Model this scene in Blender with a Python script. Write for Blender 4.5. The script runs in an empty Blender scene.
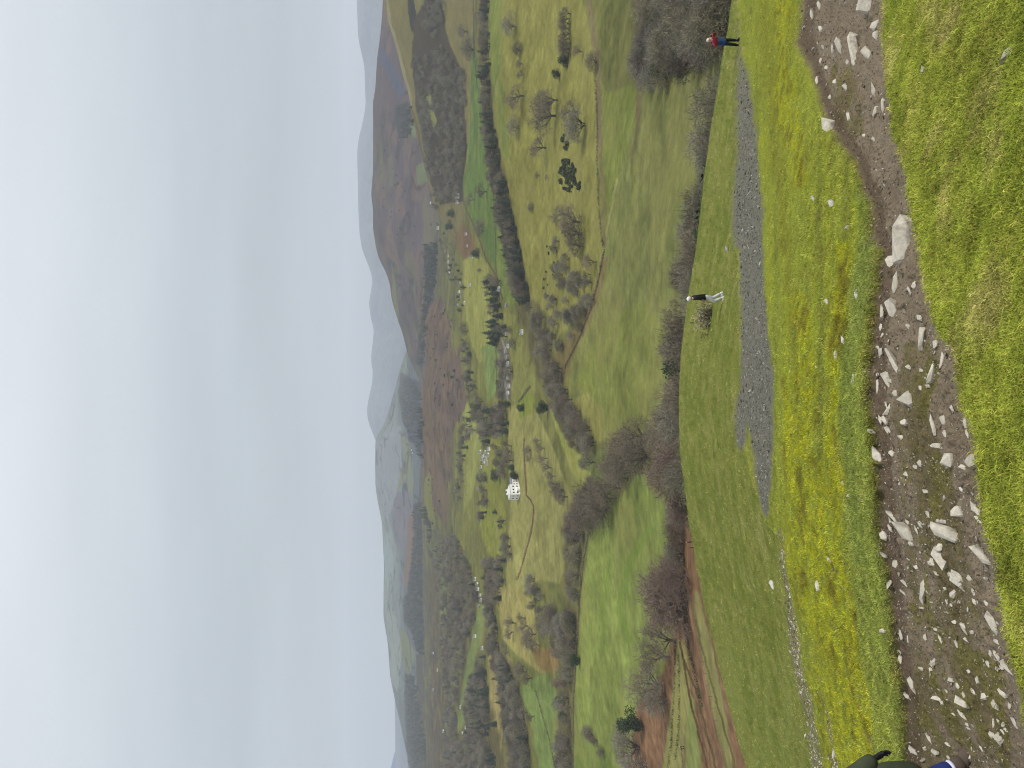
import bpy, bmesh, math, random
import numpy as np
from mathutils import Vector, Matrix

random.seed(7)
RNG = np.random.default_rng(7)
D = bpy.data
SC = bpy.context.scene
COL = SC.collection

# ------------------------------------------------------------------ camera
# The photograph was taken with the phone on its side: the camera is rolled a quarter turn,
# world "up" runs to the left of the picture.  Eye at the origin, looking along +Y and down.
F = 769.0
PITCH = math.radians(9.2)
CP, SP = math.cos(PITCH), math.sin(PITCH)
cam_d = D.cameras.new('camera')
cam = D.objects.new('camera', cam_d)
COL.objects.link(cam)
fwd = Vector((0, CP, -SP)); upv = Vector((0, SP, CP)); rgt = Vector((1, 0, 0))
M = Matrix((-upv, rgt, -fwd)).transposed().to_4x4()
cam.matrix_world = M
cam_d.sensor_width = 36.0
cam_d.lens = F / 1024 * 36.0
cam_d.clip_start = 0.05
cam_d.clip_end = 60000
SC.camera = cam


def project(x, y, z):
    dep = np.maximum(y * CP - z * SP, 1e-3)
    up = y * SP + z * CP
    return 512 - F * up / dep, 384 - F * x / dep       # ix, iy


def ray(ix, iy):
    ix = np.asarray(ix, float); iy = np.asarray(iy, float)
    a = (512 - ix) / F; b = (384 - iy) / F
    dx = b; dy = CP + a * SP; dz = -SP + a * CP
    h = np.hypot(dx, dy)
    return np.arctan2(dx, dy), -dz / h                  # azimuth, tangent of the depression


# ------------------------------------------------------------------ noise
def _h(ix, iy, seed):
    n = (ix.astype(np.int64) * 374761393 + iy.astype(np.int64) * 668265263 + seed * 982451653) & 0xFFFFFFFF
    n = ((n ^ (n >> 13)) * 1274126177) & 0xFFFFFFFF
    return ((n ^ (n >> 16)) & 0xFFFFFF) / float(0xFFFFFF)


def vnoise(x, y, seed=0):
    xi = np.floor(x); yi = np.floor(y)
    fx = x - xi; fy = y - yi
    fx = fx * fx * (3 - 2 * fx); fy = fy * fy * (3 - 2 * fy)
    a = _h(xi, yi, seed); b = _h(xi + 1, yi, seed); c = _h(xi, yi + 1, seed); d = _h(xi + 1, yi + 1, seed)
    return (a + (b - a) * fx) * (1 - fy) + (c + (d - c) * fx) * fy


def fbm(x, y, seed=0, octv=4, gain=0.5):
    s = 0; a = 1; t = 0
    for o in range(octv):
        s = s + a * vnoise(x * 2 ** o + 17.3 * o, y * 2 ** o - 9.1 * o, seed + o)
        t += a; a *= gain
    return s / t                                        # 0..1


# ------------------------------------------------------------------ colour
K_LIGHT = 1.75          # how bright a white diffuser would come out in the picture
HAZE_RGB = np.array([0.45, 0.50, 0.56])
SIGMA = 0.88e-4


def lin(c):
    c = np.asarray(c, float) / 255.0
    return np.where(c <= 0.04045, c / 12.92, ((c + 0.055) / 1.055) ** 2.4)


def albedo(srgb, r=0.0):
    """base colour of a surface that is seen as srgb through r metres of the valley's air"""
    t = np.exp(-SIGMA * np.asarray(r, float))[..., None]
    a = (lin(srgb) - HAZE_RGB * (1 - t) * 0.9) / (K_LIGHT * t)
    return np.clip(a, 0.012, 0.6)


# ------------------------------------------------------------------ mesh helpers
def raw_mesh(name, V, faces=None, quads=None, tris=None):
    me = D.meshes.new(name)
    if faces is not None:
        me.from_pydata([tuple(v) for v in V], [], faces)
        return me
    V = np.asarray(V, np.float32)
    me.vertices.add(len(V)); me.vertices.foreach_set('co', V.ravel())
    if quads is not None:
        idx = np.asarray(quads, np.int32); k = 4
    else:
        idx = np.asarray(tris, np.int32); k = 3
    n = len(idx)
    me.loops.add(n * k); me.loops.foreach_set('vertex_index', idx.ravel())
    me.polygons.add(n)
    me.polygons.foreach_set('loop_start', np.arange(0, n * k, k, dtype=np.int32))
    me.update(calc_edges=True)
    return me


def link(name, me, mat=None, parent=None, loc=None, linked=True):
    o = D.objects.new(name, me)
    if mat is not None:
        me.materials.clear(); me.materials.append(mat)
    if linked:
        COL.objects.link(o)
    if parent is not None:
        o.parent = parent
    if loc is not None:
        o.location = loc
    return o


def smooth(me, on=True):
    me.polygons.foreach_set('use_smooth', np.full(len(me.polygons), on))


def tag(o, label=None, cat=None, group=None, kind=None):
    if label: o['label'] = label
    if cat: o['category'] = cat
    if group: o['group'] = group
    if kind: o['kind'] = kind
    return o


def empty(name, loc=(0, 0, 0), rz=0.0, scale=1.0):
    o = D.objects.new(name, None); COL.objects.link(o)
    o.empty_display_size = 0.3
    o.location = loc; o.rotation_euler = (0, 0, rz); o.scale = (scale,) * 3
    return o


def kids(o):
    return [c for c in COL.objects if c.parent is o]


def copy_tree(o, children, loc, rz, scale):
    c = o.copy(); COL.objects.link(c)
    c.location = loc; c.rotation_euler = (0, 0, rz)
    c.scale = scale if hasattr(scale, '__len__') else (scale,) * 3
    for ch in children:
        d = ch.copy(); COL.objects.link(d); d.parent = c
    return c


# ------------------------------------------------------------------ materials
def new_mat(name, rough=0.95, spec=0.15):
    m = D.materials.new(name); m.use_nodes = True
    nt = m.node_tree; b = nt.nodes['Principled BSDF']
    b.inputs['Roughness'].default_value = rough
    b.inputs['Specular IOR Level'].default_value = spec
    return m, nt, b


def N(nt, typ, **kw):
    n = nt.nodes.new(typ)
    for k, v in kw.items():
        setattr(n, k, v)
    return n


def noise_node(nt, scale, detail=4, rough=0.6, coord='Object'):
    tc = N(nt, 'ShaderNodeTexCoord'); no = N(nt, 'ShaderNodeTexNoise')
    no.inputs['Scale'].default_value = scale
    no.inputs['Detail'].default_value = detail
    no.inputs['Roughness'].default_value = rough
    nt.links.new(tc.outputs[coord], no.inputs['Vector'])
    return no


def ramp(nt, src, lo, hi, p0=0.3, p1=0.7):
    r = N(nt, 'ShaderNodeMapRange')
    r.inputs['From Min'].default_value = p0; r.inputs['From Max'].default_value = p1
    r.inputs['To Min'].default_value = lo; r.inputs['To Max'].default_value = hi
    nt.links.new(src, r.inputs['Value'])
    return r.outputs['Result']


def mul_col(nt, col, fac):
    m = N(nt, 'ShaderNodeVectorMath', operation='SCALE')
    nt.links.new(col, m.inputs[0]); nt.links.new(fac, m.inputs['Scale'])
    return m.outputs['Vector']


def mat_vcol(name, scales, amp, bump=None, rough=0.95):
    """surface whose own colour is stored per vertex (field by field), broken up by noise"""
    m, nt, b = new_mat(name, rough, 0.08)
    at = N(nt, 'ShaderNodeAttribute', attribute_name='tint')
    c = at.outputs['Color']
    for s in scales:
        no = noise_node(nt, s, 5, 0.65)
        c = mul_col(nt, c, ramp(nt, no.outputs['Fac'], 1 - amp, 1 + amp))
    nt.links.new(c, b.inputs['Base Color'])
    if bump:
        no = noise_node(nt, bump[0], 6, 0.7)
        bp = N(nt, 'ShaderNodeBump'); bp.inputs['Strength'].default_value = bump[1]
        bp.inputs['Distance'].default_value = bump[2]
        nt.links.new(no.outputs['Fac'], bp.inputs['Height'])
        nt.links.new(bp.outputs['Normal'], b.inputs['Normal'])
    return m


def mat_plain(name, col, var=0.25, scale=2.0, rough=0.9, spec=0.2, rand=0.0, bump=None):
    m, nt, b = new_mat(name, rough, spec)
    rgb = N(nt, 'ShaderNodeRGB'); rgb.outputs[0].default_value = (*col, 1)
    c = rgb.outputs[0]
    if var:
        no = noise_node(nt, scale, 5, 0.65)
        c = mul_col(nt, c, ramp(nt, no.outputs['Fac'], 1 - var, 1 + var))
        if bump:
            bp = N(nt, 'ShaderNodeBump'); bp.inputs['Strength'].default_value = bump[0]
            bp.inputs['Distance'].default_value = bump[1]
            nt.links.new(no.outputs['Fac'], bp.inputs['Height'])
            nt.links.new(bp.outputs['Normal'], b.inputs['Normal'])
    if rand:
        oi = N(nt, 'ShaderNodeObjectInfo')
        c = mul_col(nt, c, ramp(nt, oi.outputs['Random'], 1 - rand, 1 + rand, 0, 1))
    nt.links.new(c, b.inputs['Base Color'])
    return m


def mat_inst(name, rough=0.9):
    """colour carried by each blade tuft / pebble itself"""
    m, nt, b = new_mat(name, rough, 0.1)
    at = N(nt, 'ShaderNodeAttribute', attribute_name='tint', attribute_type='INSTANCER')
    nt.links.new(at.outputs['Color'], b.inputs['Base Color'])
    return m


# ------------------------------------------------------------------ terrain layers (polar sheets)
def poly_mask(px, py, poly):
    poly = np.asarray(poly, float)
    x0, y0 = poly.min(0); x1, y1 = poly.max(0)
    out = np.zeros(px.shape, bool)
    sel = (px >= x0) & (px <= x1) & (py >= y0) & (py <= y1)
    if not sel.any():
        return out
    x = px[sel]; y = py[sel]
    ins = np.zeros(x.shape, bool)
    n = len(poly)
    for i in range(n):
        xa, ya = poly[i]; xb, yb = poly[(i + 1) % n]
        if ya == yb:
            continue
        c = ((ya > y) != (yb > y)) & (x < (xb - xa) * (y - ya) / (yb - ya) + xa)
        ins ^= c
    out[sel] = ins
    return out


def line_mask(px, py, pts, w0, w1=None):
    pts = np.asarray(pts, float); w1 = w0 if w1 is None else w1
    out = np.zeros(px.shape, bool)
    n = len(pts) - 1
    for i in range(n):
        a = pts[i]; b = pts[i + 1]; w = w0 + (w1 - w0) * i / max(1, n - 1)
        sel = (px > min(a[0], b[0]) - w) & (px < max(a[0], b[0]) + w) & (py > min(a[1], b[1]) - w) & (py < max(a[1], b[1]) + w)
        if not sel.any():
            continue
        x = px[sel]; y = py[sel]
        d = b - a; L = max(1e-6, d @ d)
        t = np.clip(((x - a[0]) * d[0] + (y - a[1]) * d[1]) / L, 0, 1)
        dist = np.hypot(x - a[0] - t * d[0], y - a[1] - t * d[1])
        o = out[sel]; o |= dist < w / 2; out[sel] = o
    return out


class Layer:
    def __init__(self, az, R, Z):
        self.az = az; self.R = R; self.Z = Z            # R, Z: [column, row]
        self.X = R * np.sin(az)[:, None]; self.Y = R * np.cos(az)[:, None]
        self.T = -Z / R
        self.px, self.py = project(self.X, self.Y, self.Z)

    def cast(self, ix, iy):
        """the point of this ground that is sighted at picture point (ix, iy): x, y, z, ok"""
        a, T = ray(ix, iy)
        a = np.atleast_1d(a); T = np.atleast_1d(T)
        fi = np.interp(a, self.az, np.arange(len(self.az)))
        i = np.clip(np.round(fi).astype(int), 0, len(self.az) - 1)
        Tc = self.T[i]
        hit = Tc <= T[:, None]
        ok = hit.any(1)
        j = np.clip(hit.argmax(1), 1, Tc.shape[1] - 1)
        k = np.arange(len(a))
        t0 = Tc[k, j - 1]; t1 = Tc[k, j]
        w = np.clip((t0 - T) / np.maximum(t0 - t1, 1e-9), 0, 1)
        r = self.R[i, j - 1] * (1 - w) + self.R[i, j] * w
        z = -T * r
        return r * np.sin(a), r * np.cos(a), z, ok

    def height(self, x, y):
        a = np.arctan2(x, y); r = np.hypot(x, y)
        i = np.clip(np.round(np.interp(a, self.az, np.arange(len(self.az)))).astype(int), 0, len(self.az) - 1)
        a_ = np.atleast_1d(i); r_ = np.atleast_1d(r)
        return np.array([np.interp(rr, self.R[ii], self.Z[ii]) for ii, rr in zip(a_, r_)])

    def at(self, ix, iy):
        x, y, z, ok = self.cast([ix], [iy])
        return Vector((float(x[0]), float(y[0]), float(z[0])))

    def build(self, name, mat, rgb, sm=True):
        nc, nr = self.R.shape
        V = np.stack([self.X, self.Y, self.Z], -1).reshape(-1, 3)
        i = np.arange(nc - 1)[:, None]; j = np.arange(nr - 1)[None]
        q = np.stack([i * nr + j, i * nr + j + 1, (i + 1) * nr + j + 1, (i + 1) * nr + j], -1).reshape(-1, 4)
        me = raw_mesh(name, V, quads=q)
        if sm: smooth(me)
        at = me.attributes.new('tint', 'FLOAT_COLOR', 'POINT')
        c = np.ones((nc * nr, 4), np.float32); c[:, :3] = rgb.reshape(-1, 3)
        at.data.foreach_set('color', c.ravel())
        return tag(link(name, me, mat), kind='structure')


def mixc(base, mask, col):
    base[mask] = col


def blend(base, w, col):
    return base * (1 - w[..., None]) + np.asarray(col, float) * w[..., None]


AZW = math.radians(37)
AZ_FINE = np.radians(np.linspace(-37, 37, 1150))
AZ_ALL = np.concatenate([np.radians(np.linspace(-115, -38, 24)), AZ_FINE, np.radians(np.linspace(38, 115, 24))])
def soften(m, n):
    w = m.astype(float)
    for _ in range(n):
        w[:, 1:-1] = (w[:, :-2] + w[:, 1:-1] * 2 + w[:, 2:]) / 4
        w[1:-1] = (w[:-2] + w[1:-1] * 2 + w[2:]) / 4
    return w


# ================================================================== NEAR HILLSIDE
BROW = [(735, -60), (736, 0), (726, 50), (717, 102), (707, 170), (700, 237), (691, 290), (684, 340), (681, 379), (681, 430), (683, 470),
        (690, 508), (700, 576), (717, 650), (730, 705), (749, 768), (775, 840)]
_b = np.array(BROW, float)
_a, _t = ray(_b[:, 0], _b[:, 1])
_o = np.argsort(_a)
BR_AZ, BR_T = _a[_o], _t[_o]


def brow_T(az):
    t = np.interp(az, BR_AZ, BR_T)
    k = np.radians(2.0)                                   # smooth the kinks
    return (np.interp(az - k, BR_AZ, BR_T) + np.interp(az + k, BR_AZ, BR_T) + t) / 3


NEAR_C, NEAR_K, NEAR_W = 1.65, 0.040, 0.012
RB = 58.0


def near_layer():
    az = AZ_ALL
    Tb = brow_T(az)
    q = np.concatenate([np.linspace(1.7, 0.36, 40)[:-1], np.linspace(0.36, 0.0, 520)])
    qp = np.repeat(q[None], len(az), 0)
    R = 1.0 / (qp + 1.0 / RB)
    T = Tb[:, None] + NEAR_C * qp + NEAR_K * (1 - np.exp(-qp / NEAR_W))
    Z = -R * T
    # beyond the brow the hill falls away ever more steeply
    e = np.array([0.6, 1.5, 3, 5, 7.5, 10, 13, 17, 22, 28, 36, 46, 60, 80, 100])
    s0 = Tb[:, None] - (NEAR_C + NEAR_K / NEAR_W) / RB
    drop = s0 * e[None] + np.where(e < 14, 0.011 * e * e, 0.011 * 196 + 0.308 * (e - 14))[None]
    R2 = RB + np.repeat(e[None], len(az), 0)
    Z2 = Z[:, -1:] - drop
    R = np.concatenate([R, R2], 1); Z = np.concatenate([Z, Z2], 1)
    return az, R, Z


PATH_FAR = [(803, -60), (802, 0), (798, 44), (805, 71), (817, 101), (830, 135), (848, 169), (862, 203), (869, 237), (876, 250), (870, 301),
            (864, 362), (863, 409), (866, 453), (870, 507), (878, 576), (883, 626), (888, 670), (897, 711), (902, 745), (905, 768), (915, 840)]
PATH_NEAR = [(880, -60), (881, 0), (880, 51), (883, 88), (893, 125), (905, 169), (911, 210), (920, 237), (922, 267), (931, 311), (939, 338), (952, 348),
             (957, 372), (961, 402), (971, 429), (979, 460), (982, 510), (987, 530), (997, 559), (1002, 610), (1010, 654), (1018, 698), (1025, 738), (1036, 790), (1050, 840)]
PATH = PATH_FAR + PATH_NEAR[::-1]
TRACK = [(739, 56), (736, 90), (736, 135), (734, 203), (734, 240), (739, 262), (741, 335), (737, 380), (736, 392), (734, 419), (736, 443), (742, 450),
         (747, 420), (749, 425), (753, 453), (756, 487), (763, 510), (768, 516), (772, 509), (771, 436), (770, 352), (764, 284), (762, 250), (761, 203), (757, 135), (750, 88), (744, 62)]
RUBBLE = [[(783, 530), (788, 593), (795, 643), (801, 677), (809, 718), (816, 768), (824, 840)],
          [(816, 690), (826, 715), (832, 768), (838, 840)]]

az, R, Z = near_layer()
X = R * np.sin(az)[:, None]; Y = R * np.cos(az)[:, None]
px0, py0 = project(X, Y, Z)
jx = (fbm(X * 1.3, Y * 1.3, 3, 4) - .5); jy = (fbm(X * 1.3, Y * 1.3, 8, 4) - .5)
fine = (fbm(X * 7, Y * 7, 4, 3) - .5)
wob = np.clip(60.0 / R, 2, 12)
NPX = px0 + jx * wob + fine * wob * .5; NPY = py0 + jy * wob * 2
near_path = poly_mask(NPX, NPY, PATH)
near_track = poly_mask(px0 + jx * 4 + fine * 3, py0 + jy * 14 + fine * 6, TRACK)
near_rub = line_mask(NPX, NPY, RUBBLE[0], 5, 9) | line_mask(NPX, NPY, RUBBLE[1], 2, 5)


wp = soften(near_path, 3)
wt = soften(near_track, 4)
# relief: the worn path is cut into the turf, the turf itself is uneven
bumpy = (fbm(X * .35, Y * .35, 21, 4) - .5) * .30 + (fbm(X * 1.6, Y * 1.6, 22, 4) - .5) * .09
fade = np.clip((R - 1.0) / 4, 0, 1) * np.clip((70 - R) / 20, 0, 1)
turf = (fbm(X * 9, Y * 9, 23, 3) - .5) * .035
dirt = (fbm(X * 4, Y * 4, 24, 5, .6) - .5) * .10 + np.maximum(0, fbm(X * 14, Y * 14, 25, 3) - .55) * .12
Z = Z + bumpy * fade * np.clip(R / 14, .3, 1.0) + turf * (1 - wp) * np.clip(R / 4, 0, 1) + (dirt - .11) * wp
NEAR = Layer(az, R, Z)

# colours as seen (sRGB)
n1 = fbm(X * .5, Y * .5, 31, 4); n2 = fbm(X * 2.2, Y * 2.2, 32, 4); n3 = fbm(X * 8, Y * 8, 33, 3)
strk = fbm(px0 * .16, Y * .10 + X * .10, 35, 4)
c = np.empty(X.shape + (3,)); c[:] = (148, 157, 58)
c = blend(c, np.clip((n1 - .46) * 5, 0, 1) * .6, (126, 140, 48))
c = blend(c, np.clip((fbm(X * .9 + 7, Y * .9, 40, 4) - .52) * 6, 0, 1) * .35, (156, 154, 76))
c = blend(c, np.clip((n2 - .52) * 5, 0, 1) * .7, (172, 164, 96))
c = blend(c, np.clip((.40 - n2) * 6, 0, 1) * .6, (112, 122, 42))
# slope beyond the gravel track: greener olive
far = poly_mask(px0, py0, [(600, -200), (736, -200), (737, 0), (742, 60), (736, 100), (734, 240), (740, 300), (737, 390), (743, 450), (760, 510), (782, 540), (790, 600), (800, 680), (815, 768), (820, 1000), (600, 1000)])
farc = np.empty_like(c); farc[:] = (134, 139, 66)
farc = blend(farc, np.clip((n1 - .45) * 6, 0, 1) * .8, (114, 126, 50))
farc = blend(farc, np.clip((fbm(X * 1.1, Y * .8, 36, 5, .65) - .52) * 6, 0, 1) * .7, (154, 154, 88))
farc = blend(farc, np.clip((.44 - fbm(X * 2.6, Y * 1.6, 38, 5, .65)) * 6, 0, 1) * .6, (100, 108, 38))
lowleft = np.clip((py0 - 620) / 60, 0, 1)
farc = blend(farc, lowleft * np.clip((strk - .38) * 4, 0, 1) * .7, (138, 146, 72))
c = np.where(far[..., None], farc, c)
# moss and lime-green bands between track and path
mid = poly_mask(px0, py0, PATH_FAR + [(822, 900), (812, 700), (790, 590), (775, 515), (772, 440), (770, 350), (762, 250), (757, 135), (748, 80), (742, 40), (740, 0), (740, -60)])
t_mid = np.clip((px0 - 740) / 120, 0, 1)
mc = np.empty_like(c); mc[:] = (148, 157, 60)
mc = blend(mc, np.clip((strk - .5) * 6, 0, 1) * .5, (158, 164, 48))
mc = blend(mc, np.clip((n2 - .5) * 6, 0, 1) * .5, (152, 160, 52))
mc = blend(mc, np.clip((.42 - strk) * 6, 0, 1) * .6, (122, 128, 52))
moss = line_mask(px0 + jx * 30, py0, [(800, 300), (803, 380), (800, 450), (815, 520), (832, 600), (850, 680), (862, 768), (866, 840)], 20, 74)
moss |= line_mask(px0 + jx * 30, py0, [(800, 540), (812, 600), (825, 660), (838, 720), (846, 790)], 22, 40)
moss |= line_mask(px0 + jx * 30, py0, [(838, 250), (838, 330), (846, 400), (838, 460), (830, 520)], 16, 28)
moss |= line_mask(px0 + jx * 20, py0, [(786, 0), (782, 60), (786, 120), (800, 180)], 22, 16)
mw = soften(moss, 5)
mc = blend(mc, mw * np.clip((n3 - .36) * 4, .1, 1), (168, 170, 34))
mc = blend(mc, np.clip((fbm(X * 3, Y * 1.5, 39, 5, .65) - .54) * 7, 0, 1) * .3, (120, 118, 52))
mc = blend(mc, mw * np.clip((n2 - .56) * 7, 0, 1) * .7, (112, 104, 40))
edge = line_mask(px0 + jx * 14, py0, [(p[0] - 12, p[1]) for p in PATH_FAR[9:]], 22, 30)
ew = soften(edge, 5)
mc = blend(mc, ew * .75, (140, 152, 70))
shade_green = line_mask(px0 + jx * 14, py0, [(846, 130), (860, 190), (866, 250), (862, 310), (852, 360), (848, 420), (852, 480), (862, 560)], 16, 12)  # darker green strip along the far side of the path
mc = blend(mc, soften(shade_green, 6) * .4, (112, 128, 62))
dullband = line_mask(px0 + jx * 16, py0, [(765, 0), (768, 60), (772, 120), (778, 190), (786, 260), (792, 330), (800, 400)], 12, 8)
mc = blend(mc, soften(dullband, 5) * .4, (118, 116, 44))
c = np.where(mid[..., None], mc, c)
# bare earth of the path
ec = np.empty_like(c); ec[:] = (142, 128, 108)
ec = blend(ec, np.clip((n2 - .5) * 5, 0, 1) * .6, (124, 110, 90))
ec = blend(ec, np.clip((n3 - .56) * 5, 0, 1) * .5, (150, 136, 119))
mossy = poly_mask(NPX, NPY, [(890, 345), (925, 345), (925, 385), (915, 420), (935, 470), (950, 560), (975, 600), (985, 680), (990, 768), (990, 840), (915, 840), (905, 730), (900, 650), (893, 560), (888, 480), (882, 420)])
mossy |= poly_mask(NPX, NPY, [(822, 62), (840, 62), (852, 100), (850, 135), (835, 140), (826, 110)])
ec = blend(ec, soften(mossy, 6) * np.clip((n2 - .34) * 4, 0, 1) * .85, (114, 104, 72))
ec = blend(ec, soften(mossy, 6) * np.clip((fbm(X * 3.1, Y * 3.1, 37, 4) - .54) * 8, 0, 1) * .7, (118, 114, 58))
rim_shadow = line_mask(px0 + jx * 8, py0, [(p[0] + 5, p[1]) for p in PATH_FAR], 9, 14)  # shadow line under the overhanging turf edge, painted into the earth colour
ec = blend(ec, soften(rim_shadow, 3) * .55, (88, 73, 58))
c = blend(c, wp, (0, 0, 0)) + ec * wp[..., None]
gc = np.empty_like(c); gc[:] = (128, 126, 113)
gc = blend(gc, np.clip((n3 - .5) * 5, 0, 1) * .6, (102, 101, 88))
c = blend(c, wt, (0, 0, 0)) + gc * wt[..., None]
wr = soften(near_rub, 3) * .55
c = blend(c, wr, (132, 122, 104))
ctrack = line_mask(px0, py0, [(740, 62), (739, 48), (738, 20)], 3, 2)
c = blend(c, soften(ctrack, 1) * .6, (124, 120, 100))
NEAR_SRGB = c
near_alb = albedo(c, 0 * R)
m_near = mat_vcol('hillside_turf', [22.0, 90.0], .22, bump=(60.0, .5, .012))
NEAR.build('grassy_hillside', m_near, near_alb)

# ================================================================== VALLEY
ZP_R = np.array([40, 60, 100, 150, 200, 260, 330, 450, 650, 855, 3800.])
ZP_Z = np.array([-46, -50, -60, -72, -83, -99, -111, -124, -131, -131, -131.])
Vrow = np.linspace(820, 414, 760)
_, Tq = ray(Vrow, np.full_like(Vrow, 384))
rr = np.geomspace(45, 3800, 6000)
zz = np.interp(rr, ZP_R, ZP_Z)
for _ in range(300):
    zz[1:-1] = (zz[:-2] + 2 * zz[1:-1] + zz[2:]) / 4
tt = np.maximum.accumulate((-zz / rr)[::-1])[::-1]
r_rows = np.interp(-Tq, -tt, rr)
r_rows = np.unique(np.concatenate([[46, 60, 75], r_rows]))
azv = np.radians(np.linspace(-40, 40, 1150))
R = np.repeat(r_rows[None], len(azv), 0)
Z = np.repeat(np.interp(r_rows, rr, zz)[None], len(azv), 0)
A = azv[:, None]
X = R * np.sin(A); Y = R * np.cos(A)
# spur with the tree belt on its crest (right), low rise by the white house, rolling big fields
Z = Z + 17 * np.exp(-((A - .38) / .17) ** 2) * np.exp(-((R - 900) / 170) ** 2)
Z = Z + 7 * np.exp(-((A + .10) / .10) ** 2) * np.exp(-((R - 960) / 120) ** 2)
Z = Z + np.clip((R - 120) / 200, 0, 1) * (fbm(X / 160, Y / 160, 41, 3) - .5) * np.clip(R / 60, 3, 12)
Z = Z + np.clip((R - 60) / 100, 0, 1) * (fbm(X / 22, Y / 22, 43, 4) - .5) * np.clip(1400 / R, .6, 3.2)
VAL = Layer(azv, R, Z)
px, py = VAL.px, VAL.py
jx = (fbm(X / (R * .012), Y / (R * .012), 51, 3) - .5)
jy = (fbm(X / (R * .012), Y / (R * .012), 55, 3) - .5)
PX = px + jx * 2.0; PY = py + jy * 3.5
BX = px + jx * 9; BY = py + jy * 14
n1 = fbm(X / 60, Y / 60, 61, 4); n2 = fbm(X / 14, Y / 14, 62, 4)
c = np.empty(X.shape + (3,)); c[:] = (116, 118, 72)
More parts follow.
